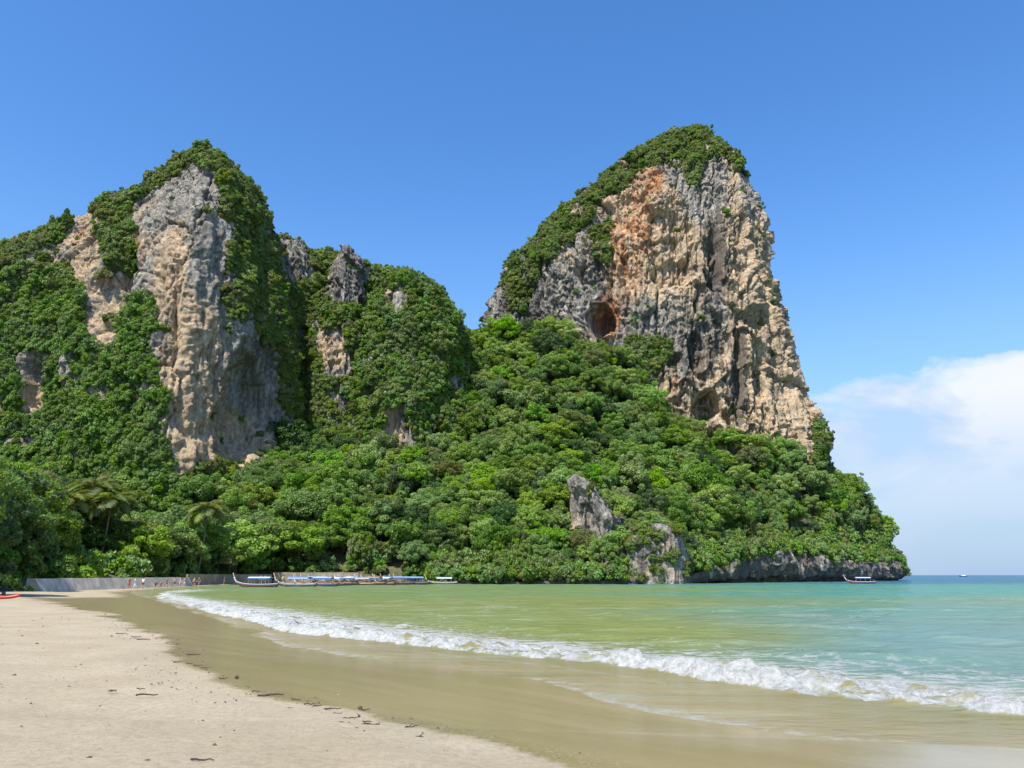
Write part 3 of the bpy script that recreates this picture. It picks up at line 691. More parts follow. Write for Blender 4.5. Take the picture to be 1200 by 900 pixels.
def dress(info, name, label, dens, bare=(), veg=(), ledge=0.35, smin=0.55, smax=1.35, protos=None, out=0.4, backdens=0.25, stretch=1.0, sel=None):
    """scrub over a cliff: where veg polygons (or not bare) say so, plus ledges flat enough to root on"""
    o, V, nrm, px, py, fm = info
    Vc = 0.25 * (V[:-1] + V[1:] + np.roll(V, -1, 1)[:-1] + np.roll(V, -1, 1)[1:])
    e1 = np.roll(V, -1, 1)[:-1] - V[:-1]; e2 = V[1:] - V[:-1]; area = np.linalg.norm(np.cross(e1, e2), axis=-1)
    n_ = nrm[:-1]; pxx, pyy, _ = proj(Vc); F = fm[:-1]
    wob = 5 * fbm(Vc.reshape(-1, 3) / 9.0, 3, 91).reshape(pxx.shape)
    if bare:
        vm = np.ones(pxx.shape, bool)
        for b_ in bare:
            for ox, oy in ((0, 0), (6, 0), (-6, 0), (0, 6), (0, -6)): vm &= ~inpoly(pxx + wob + ox, pyy + wob * 0.7 + oy, b_)
    else: vm = np.zeros(pxx.shape, bool)
    for b_ in veg: vm |= inpoly(pxx + wob, pyy + wob * 0.7, b_)
    if sel is not None: vm &= sel(pxx, pyy)
    patch = fbm(Vc.reshape(-1, 3) / 7.0, 3, 95).reshape(pxx.shape)
    pr = np.where(vm, dens * np.clip(0.95 + 1.3 * patch, 0.12, 2.2), 0.0)
    if ledge: pr = np.maximum(pr, np.where((n_[..., 2] > 0.42) & (patch > -0.05), dens * ledge, 0.0))
    pr = np.where(F, pr, np.where(n_[..., 2] > 0.25, dens * backdens, 0.0))
    r = np.random.default_rng(len(name) * 13 + int(dens * 1000))
    pick = r.random(pxx.shape) < np.clip(pr * area, 0, 0.98)
    p = Vc[pick]; nn = n_[pick]; k = len(p)
    s = (smin * 0.8 + (smax * 1.25 - smin * 0.8) * r.random(k) ** 1.7) * np.where(r.random(k) < 0.06, 1.35, 1.0)
    p = p + nn * (out * s)[:, None]
    d = nn * 0.75 + np.array([0, 0, 0.7]); d /= np.linalg.norm(d, axis=1, keepdims=True)
    rot = np.stack([np.arctan2(np.hypot(d[:, 0], d[:, 1]), d[:, 2]), 0 * s, np.arctan2(d[:, 1], d[:, 0]) + math.pi / 2], 1)
    scl = np.stack([s, s * r.uniform(0.8, 1.2, k) * stretch, s * r.uniform(0.8, 1.3, k) * np.where(r.random(k) < 0.08, 1.6, 1.0)], 1)
    protos = protos or SHRUBS
    print('SCRUB', name, k)
    return scatter(name, p, rot, scl, r.integers(0, len(protos), k), protos, label, cat='scrub')

# --- the big tower on the headland
tw = massif('rock_tower',
    [(500, 600), (535, 500), (556, 420), (566, 390), (572, 350), (582, 312), (612, 278), (650, 240), (690, 210), (735, 173), (770, 152), (805, 143)],
    [(955, 600), (953, 560), (952, 530), (942, 490), (930, 450), (914, 395), (900, 345), (896, 300), (891, 265), (882, 225), (866, 194), (846, 168), (826, 148), (805, 143)],
    350, 46, [(-1, 0), (-0.93, .34), (-0.7, .52), (-0.45, .68), (-0.2, .86), (0.0, .96), (0.35, 1.0), (0.68, .93), (0.86, .72), (0.95, .42), (1, 0)],
    540, 500, zb=12, rough=0.95, seed=1, drop=-5.5, dpow=0.42, ovh=0.7,
    caves=[(704, 378, 17, 22, 13), (712, 262, 16, 22, 3), (834, 305, 8, 38, 6), (828, 476, 17, 17, 9), (864, 445, 6, 60, 5), (790, 425, 9, 10, 6), (815, 410, 10, 22, 4), (862, 300, 8, 40, 3), (790, 320, 28, 16, 3), (735, 255, 30, 20, 3.5), (880, 375, 14, 12, 4), (845, 395, 10, 26, 4), (780, 262, 22, 12, 3), (895, 440, 10, 30, 2.5), (700, 330, 10, 26, 3)],
    tan=(0.62, (620, 350, 60, 60, 0.05), (690, 320, 26, 70, 0.3), (765, 375, 42, 50, 0.12), (745, 425, 26, 30, 0.1), (812, 200, 36, 22, 0.1), (825, 245, 24, 28, 0.1), (800, 390, 18, 40, 0.2), (900, 400, 36, 130, 0.95), (800, 300, 60, 34, 0.95), (790, 480, 40, 30, 0.85), (745, 300, 36, 50, 0.9), (885, 215, 14, 26, 0.25), (840, 360, 12, 60, 0.25)),
    org=((765, 210, 18, 20, 0.85), (735, 290, 28, 56, 0.75), (712, 370, 20, 34, 0.9), (752, 262, 18, 64, 0.65), (775, 320, 24, 30, 0.35), (796, 450, 16, 14, 0.6), (835, 193, 10, 16, 0.4), (900, 480, 40, 40, 0.22)),
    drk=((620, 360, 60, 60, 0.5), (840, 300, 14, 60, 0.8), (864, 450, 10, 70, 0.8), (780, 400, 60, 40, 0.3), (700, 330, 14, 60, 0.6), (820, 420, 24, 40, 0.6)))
# --- the cliff above the west end of the beach
lc = massif('sheer_cliff',
    [(-260, 640), (-215, 560), (-180, 470), (-140, 400), (-90, 345), (-40, 308), (0, 293), (35, 274), (62, 263), (112, 238), (160, 213), (190, 188), (212, 172), (238, 165)],
    [(338, 640), (330, 560), (327, 500), (328, 430), (326, 360), (318, 300), (308, 245), (294, 208), (272, 180), (238, 165)],
    268, 46, [(-1, 0), (-0.85, .38), (-0.5, .66), (-0.1, .70), (0.2, .78), (0.45, .90), (0.62, 1.0), (0.72, .93), (0.86, .58), (0.95, .3), (1, 0)],
    450, 430, zb=3, rough=0.62, seed=2, drop=-5.0, dpow=0.45, ovh=0.3,
    caves=[(285, 475, 36, 62, 8), (268, 500, 30, 50, 5), (150, 330, 14, 40, 4), (38, 450, 14, 34, 5), (128, 365, 26, 40, 3), (300, 440, 20, 50, 3)],
    tan=(0.36, (225, 440, 26, 90, 1.0), (200, 320, 18, 50, 0.75), (98, 285, 16, 34, 0.85), (130, 370, 26, 40, 0.6), (210, 215, 26, 26, 0.1), (240, 280, 18, 70, 0.2), (300, 440, 26, 70, 0.1), (270, 505, 30, 34, 0.75), (290, 530, 20, 20, 0.8), (35, 470, 16, 20, 0.8)),
    org=((165, 290, 10, 44, 0.6), (95, 275, 14, 30, 0.5), (240, 415, 12, 26, 0.35), (56, 326, 7, 7, 0.9), (290, 520, 18, 18, 0.3), (175, 270, 8, 20, 0.5)),
    drk=((305, 430, 22, 60, 0.5), (240, 250, 14, 50, 0.25)))
# --- the knuckled spires between the two
sp1 = massif('rock_spire', [(270, 640), (290, 480), (300, 380), (310, 320), (318, 282), (336, 262)], [(404, 640), (398, 480), (394, 400), (388, 335), (376, 302), (364, 286), (350, 270), (336, 262)], 300, 26,
    [(-1, 0), (-0.7, .6), (-0.1, .95), (0.3, 1), (0.75, .6), (1, 0)], 220, 130, 40, 10, 0.6, seed=3, drop=0.5, tan=(0.05, (392, 410, 24, 30, 0.7)), drk=((336, 300, 60, 60, 0.3),))
sp2 = massif('rock_spire', [(335, 640), (352, 480), (362, 380), (376, 330), (388, 300), (393, 284), (406, 274)], [(462, 640), (455, 480), (448, 400), (436, 340), (428, 305), (424, 284), (406, 274)], 293, 28,
    [(-1, 0), (-0.75, .6), (-0.2, .95), (0.3, 1), (0.75, .7), (1, 0)], 230, 150, 40, 10, 0.6, seed=4, drop=0.5, tan=(0.05, (392, 412, 26, 26, 0.75)), drk=((406, 320, 40, 50, 0.4),))
sp3 = massif('rock_dome', [(400, 640), (412, 500), (424, 400), (436, 345), (450, 322), (466, 310), (482, 308)], [(578, 640), (566, 520), (553, 440), (545, 400), (532, 362), (520, 338), (500, 316), (482, 308)], 288, 36,
    [(-1, 0), (-0.8, .5), (-0.3, .9), (0.1, 1), (0.6, .8), (0.85, .5), (1, 0)], 250, 200, 40, 8, 0.7, seed=6, drop=0.5, tan=(0.2, (465, 515, 14, 40, 0.7), (462, 340, 16, 20, 0.5)), org=(), caves=[(466, 510, 12, 40, 3), (532, 450, 6, 24, 3)])
spr = massif('rock_ridge', [(280, 640), (290, 480), (300, 360), (312, 316), (335, 296), (370, 296), (400, 292)], [(575, 640), (566, 520), (552, 430), (540, 382), (512, 345), (470, 316), (440, 304), (400, 292)], 322, 30,
    [(-1, 0), (-0.8, .5), (-0.3, .9), (0.1, 1), (0.6, .8), (0.85, .5), (1, 0)], 170, 190, 40, 8, 0.6, seed=11, drop=1.0, tan=(0.1,))
sp4 = massif('rock_spire', [(-34, 420), (-14, 330), (0, 292), (6, 274), (16, 268)], [(64, 420), (48, 330), (38, 294), (30, 274), (16, 268)], 252, 10,
    [(-1, 0), (-0.5, .8), (0, 1), (0.5, .8), (1, 0)], 90, 60, 24, 80, 0.45, seed=7, drop=0.0, tan=(0.0,))
# --- leaning shard and block at the foot of the slope, and the wave-cut cliff of the headland
shd = massif('rock_shard', [(655, 660), (664, 640), (671, 610), (669, 580), (666, 560), (672, 553)], [(745, 660), (738, 625), (737, 606), (722, 594), (712, 580), (700, 565), (686, 558), (672, 553)], 222, 9,
    [(-1, 0), (-0.8, .5), (-0.35, .75), (0.0, 1), (0.5, .8), (1, 0)], 110, 110, 30, 2, 0.34, seed=8, drop=0.0, dpow=0.3, tan=(0.12, (672, 612, 10, 20, 0.6)), caves=[(678, 600, 12, 26, 1.5)])
blk = massif('rock_block', [(722, 700), (727, 684), (730, 655), (728, 635), (735, 622), (752, 613), (765, 611)], [(812, 700), (806, 684), (803, 660), (800, 640), (792, 624), (780, 614), (765, 611)], 213, 8,
    [(-1, 0), (-0.85, .6), (-0.4, .95), (0.2, 1), (0.75, .8), (1, 0)], 110, 120, 30, -2, 0.30, seed=9, drop=0.0, dpow=0.3, tan=(0.15, (785, 650, 10, 40, 0.5), (770, 672, 30, 8, 0.5)), drk=((760, 650, 26, 30, 0.3),))
for o_, lb, ct in ((tw[0], 'tall sheer limestone tower with orange and tan face and bushy green cap', 'rock tower'), (lc[0], 'pale limestone cliff streaked tan and grey above the trees behind the sea wall', 'cliff'),
        (sp1[0], 'grey pointed limestone spire right beside the shoulder of the streaked cliff', 'rock spire'), (sp2[0], 'blunt grey limestone spire standing between the pointed spire and the leafy dome', 'rock spire'),
        (sp3[0], 'rounded limestone dome thickly hung with green creepers', 'rock dome'), (spr[0], 'overgrown limestone ridge joining the spires and the leafy dome from behind', 'rock ridge'), (sp4[0], 'small jagged grey rock teeth on the far shoulder of the streaked cliff', 'rock spire'),
        (shd[0], 'leaning pale grey shard of rock poking out of the jungle', 'rock'), (blk[0], 'squat grey rock block at the water edge below the leaning shard', 'rock')):
    tag(o_, lb, ct)

# wave-cut rock along the waterline of the headland
sl = np.array(shore[8:] + [(172, 372), (168, 400), (160, 440)]); seg = np.r_[0, np.cumsum(np.hypot(*np.diff(sl, axis=0).T))]
ns = int(seg[-1] / 0.42); uu = np.linspace(0, seg[-1], ns); sx = np.interp(uu, seg, sl[:, 0]); sy = np.interp(uu, seg, sl[:, 1])
kk = np.ones(31) / 31; sx = np.convolve(np.pad(sx, 15, 'edge'), kk, 'valid'); sy = np.convolve(np.pad(sy, 15, 'edge'), kk, 'valid')
tx, ty = np.gradient(sx), np.gradient(sy); tl = np.hypot(tx, ty); nxn, nyn = ty / tl, -tx / tl          # seaward normal
_pu = proj(np.stack([sx, sy, 0 * sx + 4], 1))[0]; _pu = np.maximum.accumulate(_pu)
hts = np.interp(_pu, [480, 560, 650, 730, 800, 830, 870, 940, 1000, 1040], [0.6, 0.7, 0.9, 1.5, 2, 4.5, 9, 10, 8.5, 8]) * (1 + 0.3 * fbm(np.stack([sx, sy, 0 * sx], 1) / 9.0, 3, 310))
kz = np.linspace(0, 1, 46)
over = np.interp(kz, [0, .06, .14, .3, .6, .9, 1.0], [-1.4, -1.9, -1.2, 0.6, 1.5, 1.2, -2.5])
Zs = -1.2 + (hts[:, None] + 1.2) * kz[None]
Vs = np.stack([sx[:, None] + nxn[:, None] * over[None] * np.minimum(hts, 6)[:, None] / 4, sy[:, None] + nyn[:, None] * over[None] * np.minimum(hts, 6)[:, None] / 4, Zs], -1)
pp = Vs.reshape(-1, 3)
dd = 1.3 * worley(pp * np.array([1 / 5, 1 / 5, 1 / 9]), 305)[2] + 3.0 * worley.tilt + 2.4 * fbm(pp * np.array([1 / 16, 1 / 16, 1 / 20]), 3, 300) + 1.3 * ridged(pp * np.array([1 / 3, 1 / 3, 1 / 14]), 2, 301) + 1.3 * (worley(pp * np.array([1 / 4.5, 1 / 4.5, 1 / 5]), 302)[2] - 0.5) + 0.5 * fbm(pp / 1.3, 3, 303)
dd = dd.reshape(Vs.shape[:2]) * np.clip(hts / 6, 0.35, 1)[:, None]
Vs[..., 0] += nxn[:, None] * dd; Vs[..., 1] += nyn[:, None] * dd
kap = np.stack([sx - nxn * 9, sy - nyn * 9, hts * 1.0 - 0.5], -1)[:, None]
Vs = np.concatenate([Vs, kap], 1)
px_, py_, _ = proj(Vs); npt = Vs.size // 3
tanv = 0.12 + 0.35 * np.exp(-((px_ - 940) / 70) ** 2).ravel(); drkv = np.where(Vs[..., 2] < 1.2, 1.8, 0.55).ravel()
scl_ = obj('sea_cliff', mesh_np('sea_cliff', Vs, grid_faces(ns, Vs.shape[1])[:, ::-1], M_ROCK, False, {'tan': tanv, 'org': np.full(npt, 0.05), 'drk': drkv}))
tag(scl_, 'low wave-cut rock cliff with dark undercut foot along the headland waterline', 'sea cliff')

# ------------------------------------------------------------------ scrub on the rock
dress(tw, 'tower_scrub', 'olive green bushes matted over the cap and shoulder of the tall tower', 0.62,
      veg=[[(545, 420), (560, 330), (585, 290), (640, 230), (740, 150), (805, 120), (900, 150), (905, 215), (872, 206), (845, 182), (800, 186), (752, 196), (722, 228), (694, 240), (672, 282), (640, 300), (628, 328), (612, 344), (588, 334), (574, 345), (566, 380)],
           [(694, 262), (716, 262), (718, 310), (698, 306)], [(802, 180), (824, 180), (820, 222), (806, 216)], [(730, 395), (790, 400), (765, 440), (735, 440)], [(952, 495), (966, 490), (985, 560), (955, 548)], [(596, 340), (626, 336), (618, 362), (604, 366)]], ledge=0.03, smin=0.28, smax=0.8, out=0.3)
BA = [[(158, 238), (192, 222), (226, 198), (252, 203), (256, 270), (257, 337), (266, 372), (299, 388), (322, 445), (324, 530), (284, 548), (252, 530), (205, 560), (198, 505), (206, 467), (190, 430), (186, 405), (192, 352), (176, 345), (164, 320), (166, 270)],
      [(78, 262), (112, 250), (116, 318), (92, 330), (84, 300)], [(105, 330), (140, 325), (164, 330), (150, 352), (140, 400), (118, 405), (104, 385)], [(22, 416), (50, 412), (52, 480), (32, 486)], [(58, 292), (80, 282), (82, 302), (62, 314)]]
dress(lc, 'cliff_scrub', 'olive scrub clinging to the ridge and ledges of the streaked cliff', 0.60, bare=BA, ledge=0.03, smin=0.28, smax=0.85, sel=lambda x, y: (y < 335) | (x > 215))
dress(lc, 'cliff_creeper', 'curtain of green creepers draped over the lower streaked cliff', 0.85, bare=BA, ledge=0.0, smin=0.3, smax=0.75, protos=IVY, sel=lambda x, y: (y >= 325) & (x < 222), stretch=1.0, backdens=0.0)
dress(sp1, 'spire_scrub', 'dark scrub on the flanks of the grey pointed spire', 0.55, smin=0.3, smax=0.9, bare=[[(319, 326), (322, 290), (336, 262), (350, 280), (358, 325)]], ledge=0.05)
dress(sp2, 'spire_scrub', 'green scrub around the foot of the blunt grey spire', 0.55, smin=0.3, smax=0.9, bare=[[(386, 352), (388, 300), (398, 275), (420, 280), (427, 352)], [(374, 385), (400, 395), (410, 435), (385, 440)]], ledge=0.05)
dress(sp3, 'dome_scrub', 'thick green creepers and bushes covering the rounded dome', 0.65, smin=0.3, smax=0.85, bare=[[(457, 354), (460, 334), (468, 336), (468, 354)], [(456, 480), (478, 470), (474, 555), (452, 555)], [(494, 346), (500, 346), (500, 354), (494, 354)]], ledge=0.0, protos=SHRUBS[:3] + IVY[:2])
dress(spr, 'ridge_scrub', 'green scrub along the skyline of the ridge behind the spires', 0.5, smin=0.35, smax=1.2, veg=[[(250, 200), (620, 200), (620, 700), (250, 700)]], ledge=0.0)
dress(sp4, 'spire_scrub', 'small bushes at the foot of the jagged rock teeth', 0.25, bare=[[(0, 310), (8, 270), (30, 270), (40, 305)]], ledge=0.0, smin=.4, smax=.8)
dress(shd, 'shard_scrub', 'sparse bushes on the leaning rock shard', 0.06, veg=[[(690, 560), (720, 580), (716, 596), (690, 580)]], ledge=0.3, smin=0.3, smax=0.55)
dress(blk, 'block_scrub', 'bushes growing over the top of the squat rock block', 0.7, veg=[[(720, 600), (810, 596), (808, 626), (782, 622), (762, 640), (740, 646), (724, 640)], [(766, 640), (788, 645), (786, 672), (764, 668)], [(720, 640), (736, 640), (742, 690), (720, 690)], [(798, 625), (812, 625), (814, 665), (800, 660)]], ledge=0.15, smin=0.3, smax=0.6)

# ------------------------------------------------------------------ trees
def trunk_mesh(seed, h, r0):
    r = random.Random(seed); b = MB(); pts = []; x = y = 0
    for k in range(6):
        pts.append((x, y, h * k / 5 - 0.6)); x += r.uniform(-.25, .25); y += r.uniform(-.25, .25)
    b.tube(pts, [r0 * (1.5 if k == 0 else 1 - 0.12 * k) for k in range(6)], 7)
    for k in range(6):
        a_ = k * 1.05 + r.uniform(0, .5); s = pts[3 + k % 3]; l = r.uniform(2.4, 4.0)
        e = (s[0] + math.cos(a_) * l, s[1] + math.sin(a_) * l, s[2] + r.uniform(1.2, 3.0)); mid = ((s[0] + e[0]) / 2, (s[1] + e[1]) / 2, (s[2] + e[2]) / 2 - 0.3)
        b.tube([s, mid, e], [r0 * 0.5, r0 * 0.36, r0 * 0.14], 5)
    return b.mesh('trunk', M_BARK, True)
TRUNKS = [trunk_mesh(k, 8.0, 0.32) for k in range(4)]
def zone_of(x, y, px):
    if y < 212 and x < -20 and px < 470: return 0
    if px < 345: return 1
    if px < 560: return 2
    if px < 820: return 3
    return 4
trees = []      # x,y,z,scale,height-scale,crown idx
r = np.random.default_rng(21); sp_ = 5.6
cand = [(x + r.uniform(-2.3, 2.3), y + r.uniform(-2.3, 2.3)) for x in np.arange(-215, 180, sp_) for y in np.arange(70, 372, sp_)]
cand = np.array(cand); sdc = poly_sd(cand[:, 0], cand[:, 1], landpoly); zc = zland(cand[:, 0], cand[:, 1]); pxc, pyc, _ = proj(np.stack([cand[:, 0], cand[:, 1], zc + 6], 1))
keep_clear = [(690, 590, 30, 44), (766, 650, 44, 36)]
for (x, y), s_, z, px, py in zip(cand, sdc, zc, pxc, pyc):
    if s_ < 2.5 or px < -170 or px > 1230 or (y < 92 and x > -85): continue
    if y > 318 and x < 40: continue
    if in_foot(x, y, z + 3, -2.0): continue
    if x < -20 and s_ < (8.5 if y < 150 else 4.5) and y < 165: continue
    if y < 152 and any(abs(px - q) < 13 for q in (80, 112, 130)): continue
    shoreb = s_ < 9 and x > -20
    wallb = x < -20 and y < 212
    sc = r.uniform(0.62, 1.12) * (1.3 if r.random() < .12 else 1.0) * (0.62 if shoreb else 1.0) * (1.18 if wallb else 0.93)
    if wallb and s_ < 7 : sc *= 0.85
    hz = sc * r.uniform(0.85, 1.2)
    cap = None
    if wallb and px > 55: cap = 604 + 16 * vnoise(np.array([[px / 40, y / 30, 3.3]]), 9)[0] if px < 330 else 560
    if 195 < px < 325 and y < 236: cap = min(cap or 999, 530 + r.uniform(0, 26)) if cap is None else cap
    if 672 < px < 748 and 270 < y < 312: cap = 402 + r.uniform(0, 10)
    if 650 < px < 745 and y < 223: cap = 604 + r.uniform(0, 16)
    if cap is not None:
        hz = min(hz, max(0.3, (float(P(px, cap, y)[2]) - z) / 12.3)); sc = min(sc, hz * 1.5)
    if False and any(abs(px - q[0]) < q[2] * (1.1 if y < 230 else 0) and abs(py - q[1]) < q[3] + 16 and y < q_ for q, q_ in zip(keep_clear, (224, 214))): continue
    w_ = [3, 3, 3, 2, 2, 2, 1.5, 1.3, 1.1]
    if px > 820: w_ = [2, 2, 2, 3.2, 3.2, 3.2, 1, 1, 1.6]
    elif 600 < px <= 820: w_ = [2.8, 2.8, 2.8, 2.5, 2.5, 2.5, 1.0, .9, 1.1]
    elif px < 70 and y < 130: w_ = [1, 1, 1, 0, 0, 0, 5, 5, 1]  # mostly dark leaf kinds here, their colour standing in for shade
    w_ = np.array(w_) / sum(w_)
    trees.append((x, y, z + r.uniform(-1.2, 1.0), sc * r.uniform(.95, 1.2), hz, int(r.choice(9, p=w_)), px))
# a tall dark clump beyond the left edge, whose shade falls on the sand
for x, y, sc in [(-69, 88, 1.45), (-76, 80, 1.6), (-74, 97, 1.5), (-82, 92, 1.7), (-66, 74, 1.25), (-62, 65, 1.1), (-72, 68, 1.4), (-87, 82, 1.6), (-51, 66, 0.95), (-55, 60, 1.1), (-50, 73, 0.7)]:
    trees.append((x, y, 1.2, sc, sc * 1.1, 6 + int(r.integers(2)), 0))
# visible size of every crown (coarse painter's buffer), so the largest become individuals
buf = np.full((225, 300), -1, int); order = sorted(range(len(trees)), key=lambda i: -trees[i][1])
for i in order:
    x, y, z, sc, hz, ci, _ = trees[i]
    a_, b_, d_ = proj((x, y, z + 7.5 * hz)); rp = 5.2 * sc * F_PX / d_ / 4; u0, v0 = a_ / 4, b_ / 4
    i0, i1, j0, j1 = int(max(0, v0 - rp)), int(min(225, v0 + rp + 1)), int(max(0, u0 - rp)), int(min(300, u0 + rp + 1))
    if i0 < i1 and j0 < j1:
        yy, xx = np.mgrid[i0:i1, j0:j1]; mk = (yy - v0) ** 2 + (xx - u0) ** 2 < rp * rp; buf[i0:i1, j0:j1][mk] = i
cnt = np.bincount(buf[buf >= 0], minlength=len(trees)); top_ = np.argsort(-cnt)[:294]; indiv = set(int(k) for k in top_ if cnt[k] > 0)
print('TREES', len(trees), 'visible', (cnt > 0).sum(), 'individuals', len(indiv))
ZN = ['on the flat ground behind the sea wall', 'on the slope under the streaked cliff', 'in the hollow under the leafy dome', 'on the slope beside the leaning rock shard', 'on the headland below the tall tower']
KN = {'mid': 'mid green jungle tree', 'bright': 'bright yellow-green jungle tree', 'dark': 'dark green jungle tree', 'olive': 'olive brown-green jungle tree'}
sp_pts, sp_rot, sp_scl, sp_idx = [], [], [], []
for i, (x, y, z, sc, hz, ci, px) in enumerate(trees):
    rz = r.uniform(0, 6.28); cz = 7.5 * hz
    if i in indiv:
        e = empty('jungle_tree', (x, y, z), rz); me, kind = CROWNS[ci]
        zi = zone_of(x, y, px); big = ['small', 'middling', 'large'][int(sc > .68) + int(sc > .9)]; form = {1: 'broad', 5: 'broad', 8: 'broad', 2: 'domed', 4: 'domed', 7: 'domed'}.get(ci, 'round')
        lvl = 'high up ' if z > 48 and zi > 1 else ('low down ' if z < 14 and zi > 0 else '')
        tag(e, big + ' ' + form + ' ' + KN[kind] + ' ' + lvl + ZN[zi], 'tree', kind + ' green trees ' + ZN[zi])
        c_ = obj('crown', me, e); c_.location = (0, 0, cz); c_.scale = (sc * (0.85 + 0.3 * ((i * 37) % 11) / 10), sc * (0.85 + 0.3 * ((i * 53) % 11) / 10), hz); c_.rotation_euler = (0.22 * math.sin(i * 1.7), 0.22 * math.cos(i * 2.3), 0)
        k_ = obj('trunk', TRUNKS[i % 4], e); k_.scale = (sc, sc, hz * 0.9)
    else:
        sp_pts.append((x, y, z + cz)); sp_rot.append((0, 0, rz)); sp_scl.append((sc, sc, hz)); sp_idx.append(ci)
cp = [bpy.data.objects.new('crown', me) for me, _ in CROWNS]
scatter('jungle', sp_pts, sp_rot, sp_scl, sp_idx, cp, 'dense jungle canopy filling in behind the nearer trees', 'jungle')

# creepers and saplings tangled between the crowns
vp, vr, vsc, vi = [], [], [], []
for i, (x, y, z, sc, hz, ci, px) in enumerate(trees):
    if y < 100: continue
    for k in range(5):
        a_ = r.uniform(0, 6.28); d_ = r.uniform(2.5, 5.5) * sc; xx, yy = x + d_ * math.cos(a_), y + d_ * math.sin(a_)
        if y < 212 and x < -20 and k > 1: continue
        if 650 < px < 812 and y < 224: continue
        q_ = r.uniform(0.45, 1.0); hgt = r.uniform(2.0, 8.5) * hz
        if poly_sd(np.array([xx]), np.array([yy]), landpoly)[0] < 3.5: continue
        vp.append((xx, yy, float(z) + hgt)); vr.append((r.uniform(-.6, .6), r.uniform(-.6, .6), r.uniform(0, 6.28))); vsc.append((q_, q_, q_ * r.uniform(1.0, 2.2))); vi.append(int(r.integers(6)))
scatter('vine_tangle', vp, vr, vsc, vi, [IVY[0], IVY[1], IVY[2], SHRUBS[2], SHRUBS[0], SHRUBS[1]], 'tangle of creepers and saplings filling the gaps between jungle crowns', 'vines')
# low undergrowth: shrubs along the shore and under the canopy edge
up, ur, us, ui = [], [], [], []
for k in range(900):
    q = r.uniform(0, len(shore) - 1.001); j = int(q); f_ = q - j; x = shore[j][0] * (1 - f_) + shore[j + 1][0] * f_; y = shore[j][1] * (1 - f_) + shore[j + 1][1] * f_
    tx_, ty_ = shore[j + 1][0] - shore[j][0], shore[j + 1][1] - shore[j][1]; tl_ = math.hypot(tx_, ty_)
    inn = r.uniform(1.5, 9) if x > -20 else r.uniform(3, 10)
    x += -ty_ / tl_ * inn; y += tx_ / tl_ * inn
    if poly_sd(np.array([x]), np.array([y]), landpoly)[0] < 0.8: continue
    pp_ = proj((x, y, 3)); 
    if any(abs(pp_[0] - q_[0]) < q_[2] for q_ in keep_clear) and y < 216: continue
    if x < -20 and r.random() < 0.75: continue
    base = float(zland(x, y)); s = r.uniform(0.6, 1.5)
    up.append((x, y, base + 0.9 * s + (r.uniform(-0.3, 2.2) if x > -20 else 0))); ur.append((0, 0, r.uniform(0, 6.28))); us.append((s, s, s * r.uniform(.9, 1.5))); ui.append(int(r.integers(5)))
for k in range(16):
    x, y = -58.5 + r.uniform(-5, 1.2), 92.2 + r.uniform(-5, 1.2); s = r.uniform(.4, .75); up.append((x, y, float(zbeach(x, y)) + .8 * s)); ur.append((0, 0, r.uniform(0, 6.28))); us.append((s, s, s * 1.2)); ui.append(int(r.integers(5)))
for k in range(0, ns, 2):
    for rep_ in range(3):
        if hts[k] > 5 and r.random() < 0.1: continue
        s = r.uniform(0.45, 1.25); oo = r.uniform(-3.0, 1.8) * (1 if hts[k] > 5 else 0.8); pw = proj((sx[k], sy[k], 2))[0]
        if 725 < pw < 806: continue
        hz_ = hts[k] + r.uniform(-1.6, 1.6) * (hts[k] > 5) + (0.9 + r.uniform(0, 1.6)) * (hts[k] <= 5)
        up.append((sx[k] + nxn[k] * oo, sy[k] + nyn[k] * oo, max(hz_, 1.2 * s + .25))); ur.append((r.uniform(-.3, .3), r.uniform(-.3, .3), r.uniform(0, 6.28))); us.append((s, s, s * r.uniform(.9, 1.5))); ui.append(int(r.integers(5)))
scatter('undergrowth', up, ur, us, ui, [SHRUBS[2], IVY[0], IVY[2], SHRUBS[0], IVY[1]], 'leafy green undergrowth along the shore and wall foot', 'undergrowth')

# ------------------------------------------------------------------ coconut palms
def palm_frond(seed):
    r_ = random.Random(seed); v, f = [], []
    n = 16; pts = []
    for k in range(n + 1):
        s = k / n; pts.append(Vector((4.2 * s * (1 - 0.22 * s), 0, 1.7 * s - 3.0 * s * s)))
    for k in range(1, n):
        d = (pts[k + 1] - pts[k - 1]).normalized(); ln = 1.15 * math.sin(math.pi * min(1, 0.15 + 0.85 * k / n)) + 0.15
        for sg in (-1, 1):
            for h_ in (0, 0.5):
                c = pts[k].lerp(pts[k + 1], h_); e = c + Vector((d.x * 0.55 * ln, sg * ln * 0.8, d.z * .4 * ln - ln * r_.uniform(.25, .6))); b0 = len(v)
                w_ = d * 0.06; mid = c.lerp(e, .5) + Vector((0, 0, .08))
                v += [tuple(c - w_), tuple(c + w_), tuple(mid + w_ * 1.3), tuple(e), tuple(mid - w_ * 1.3)]; f.append((b0, b0 + 1, b0 + 2, b0 + 3, b0 + 4))
    b = MB(); b.v = v; b.f = f; b.tube([tuple(p) for p in pts], [0.06 * (1 - .8 * k / n) for k in range(n + 1)], 4)
    return b.mesh('frond', M_PALM)
FRONDS = [palm_frond(k) for k in range(3)]
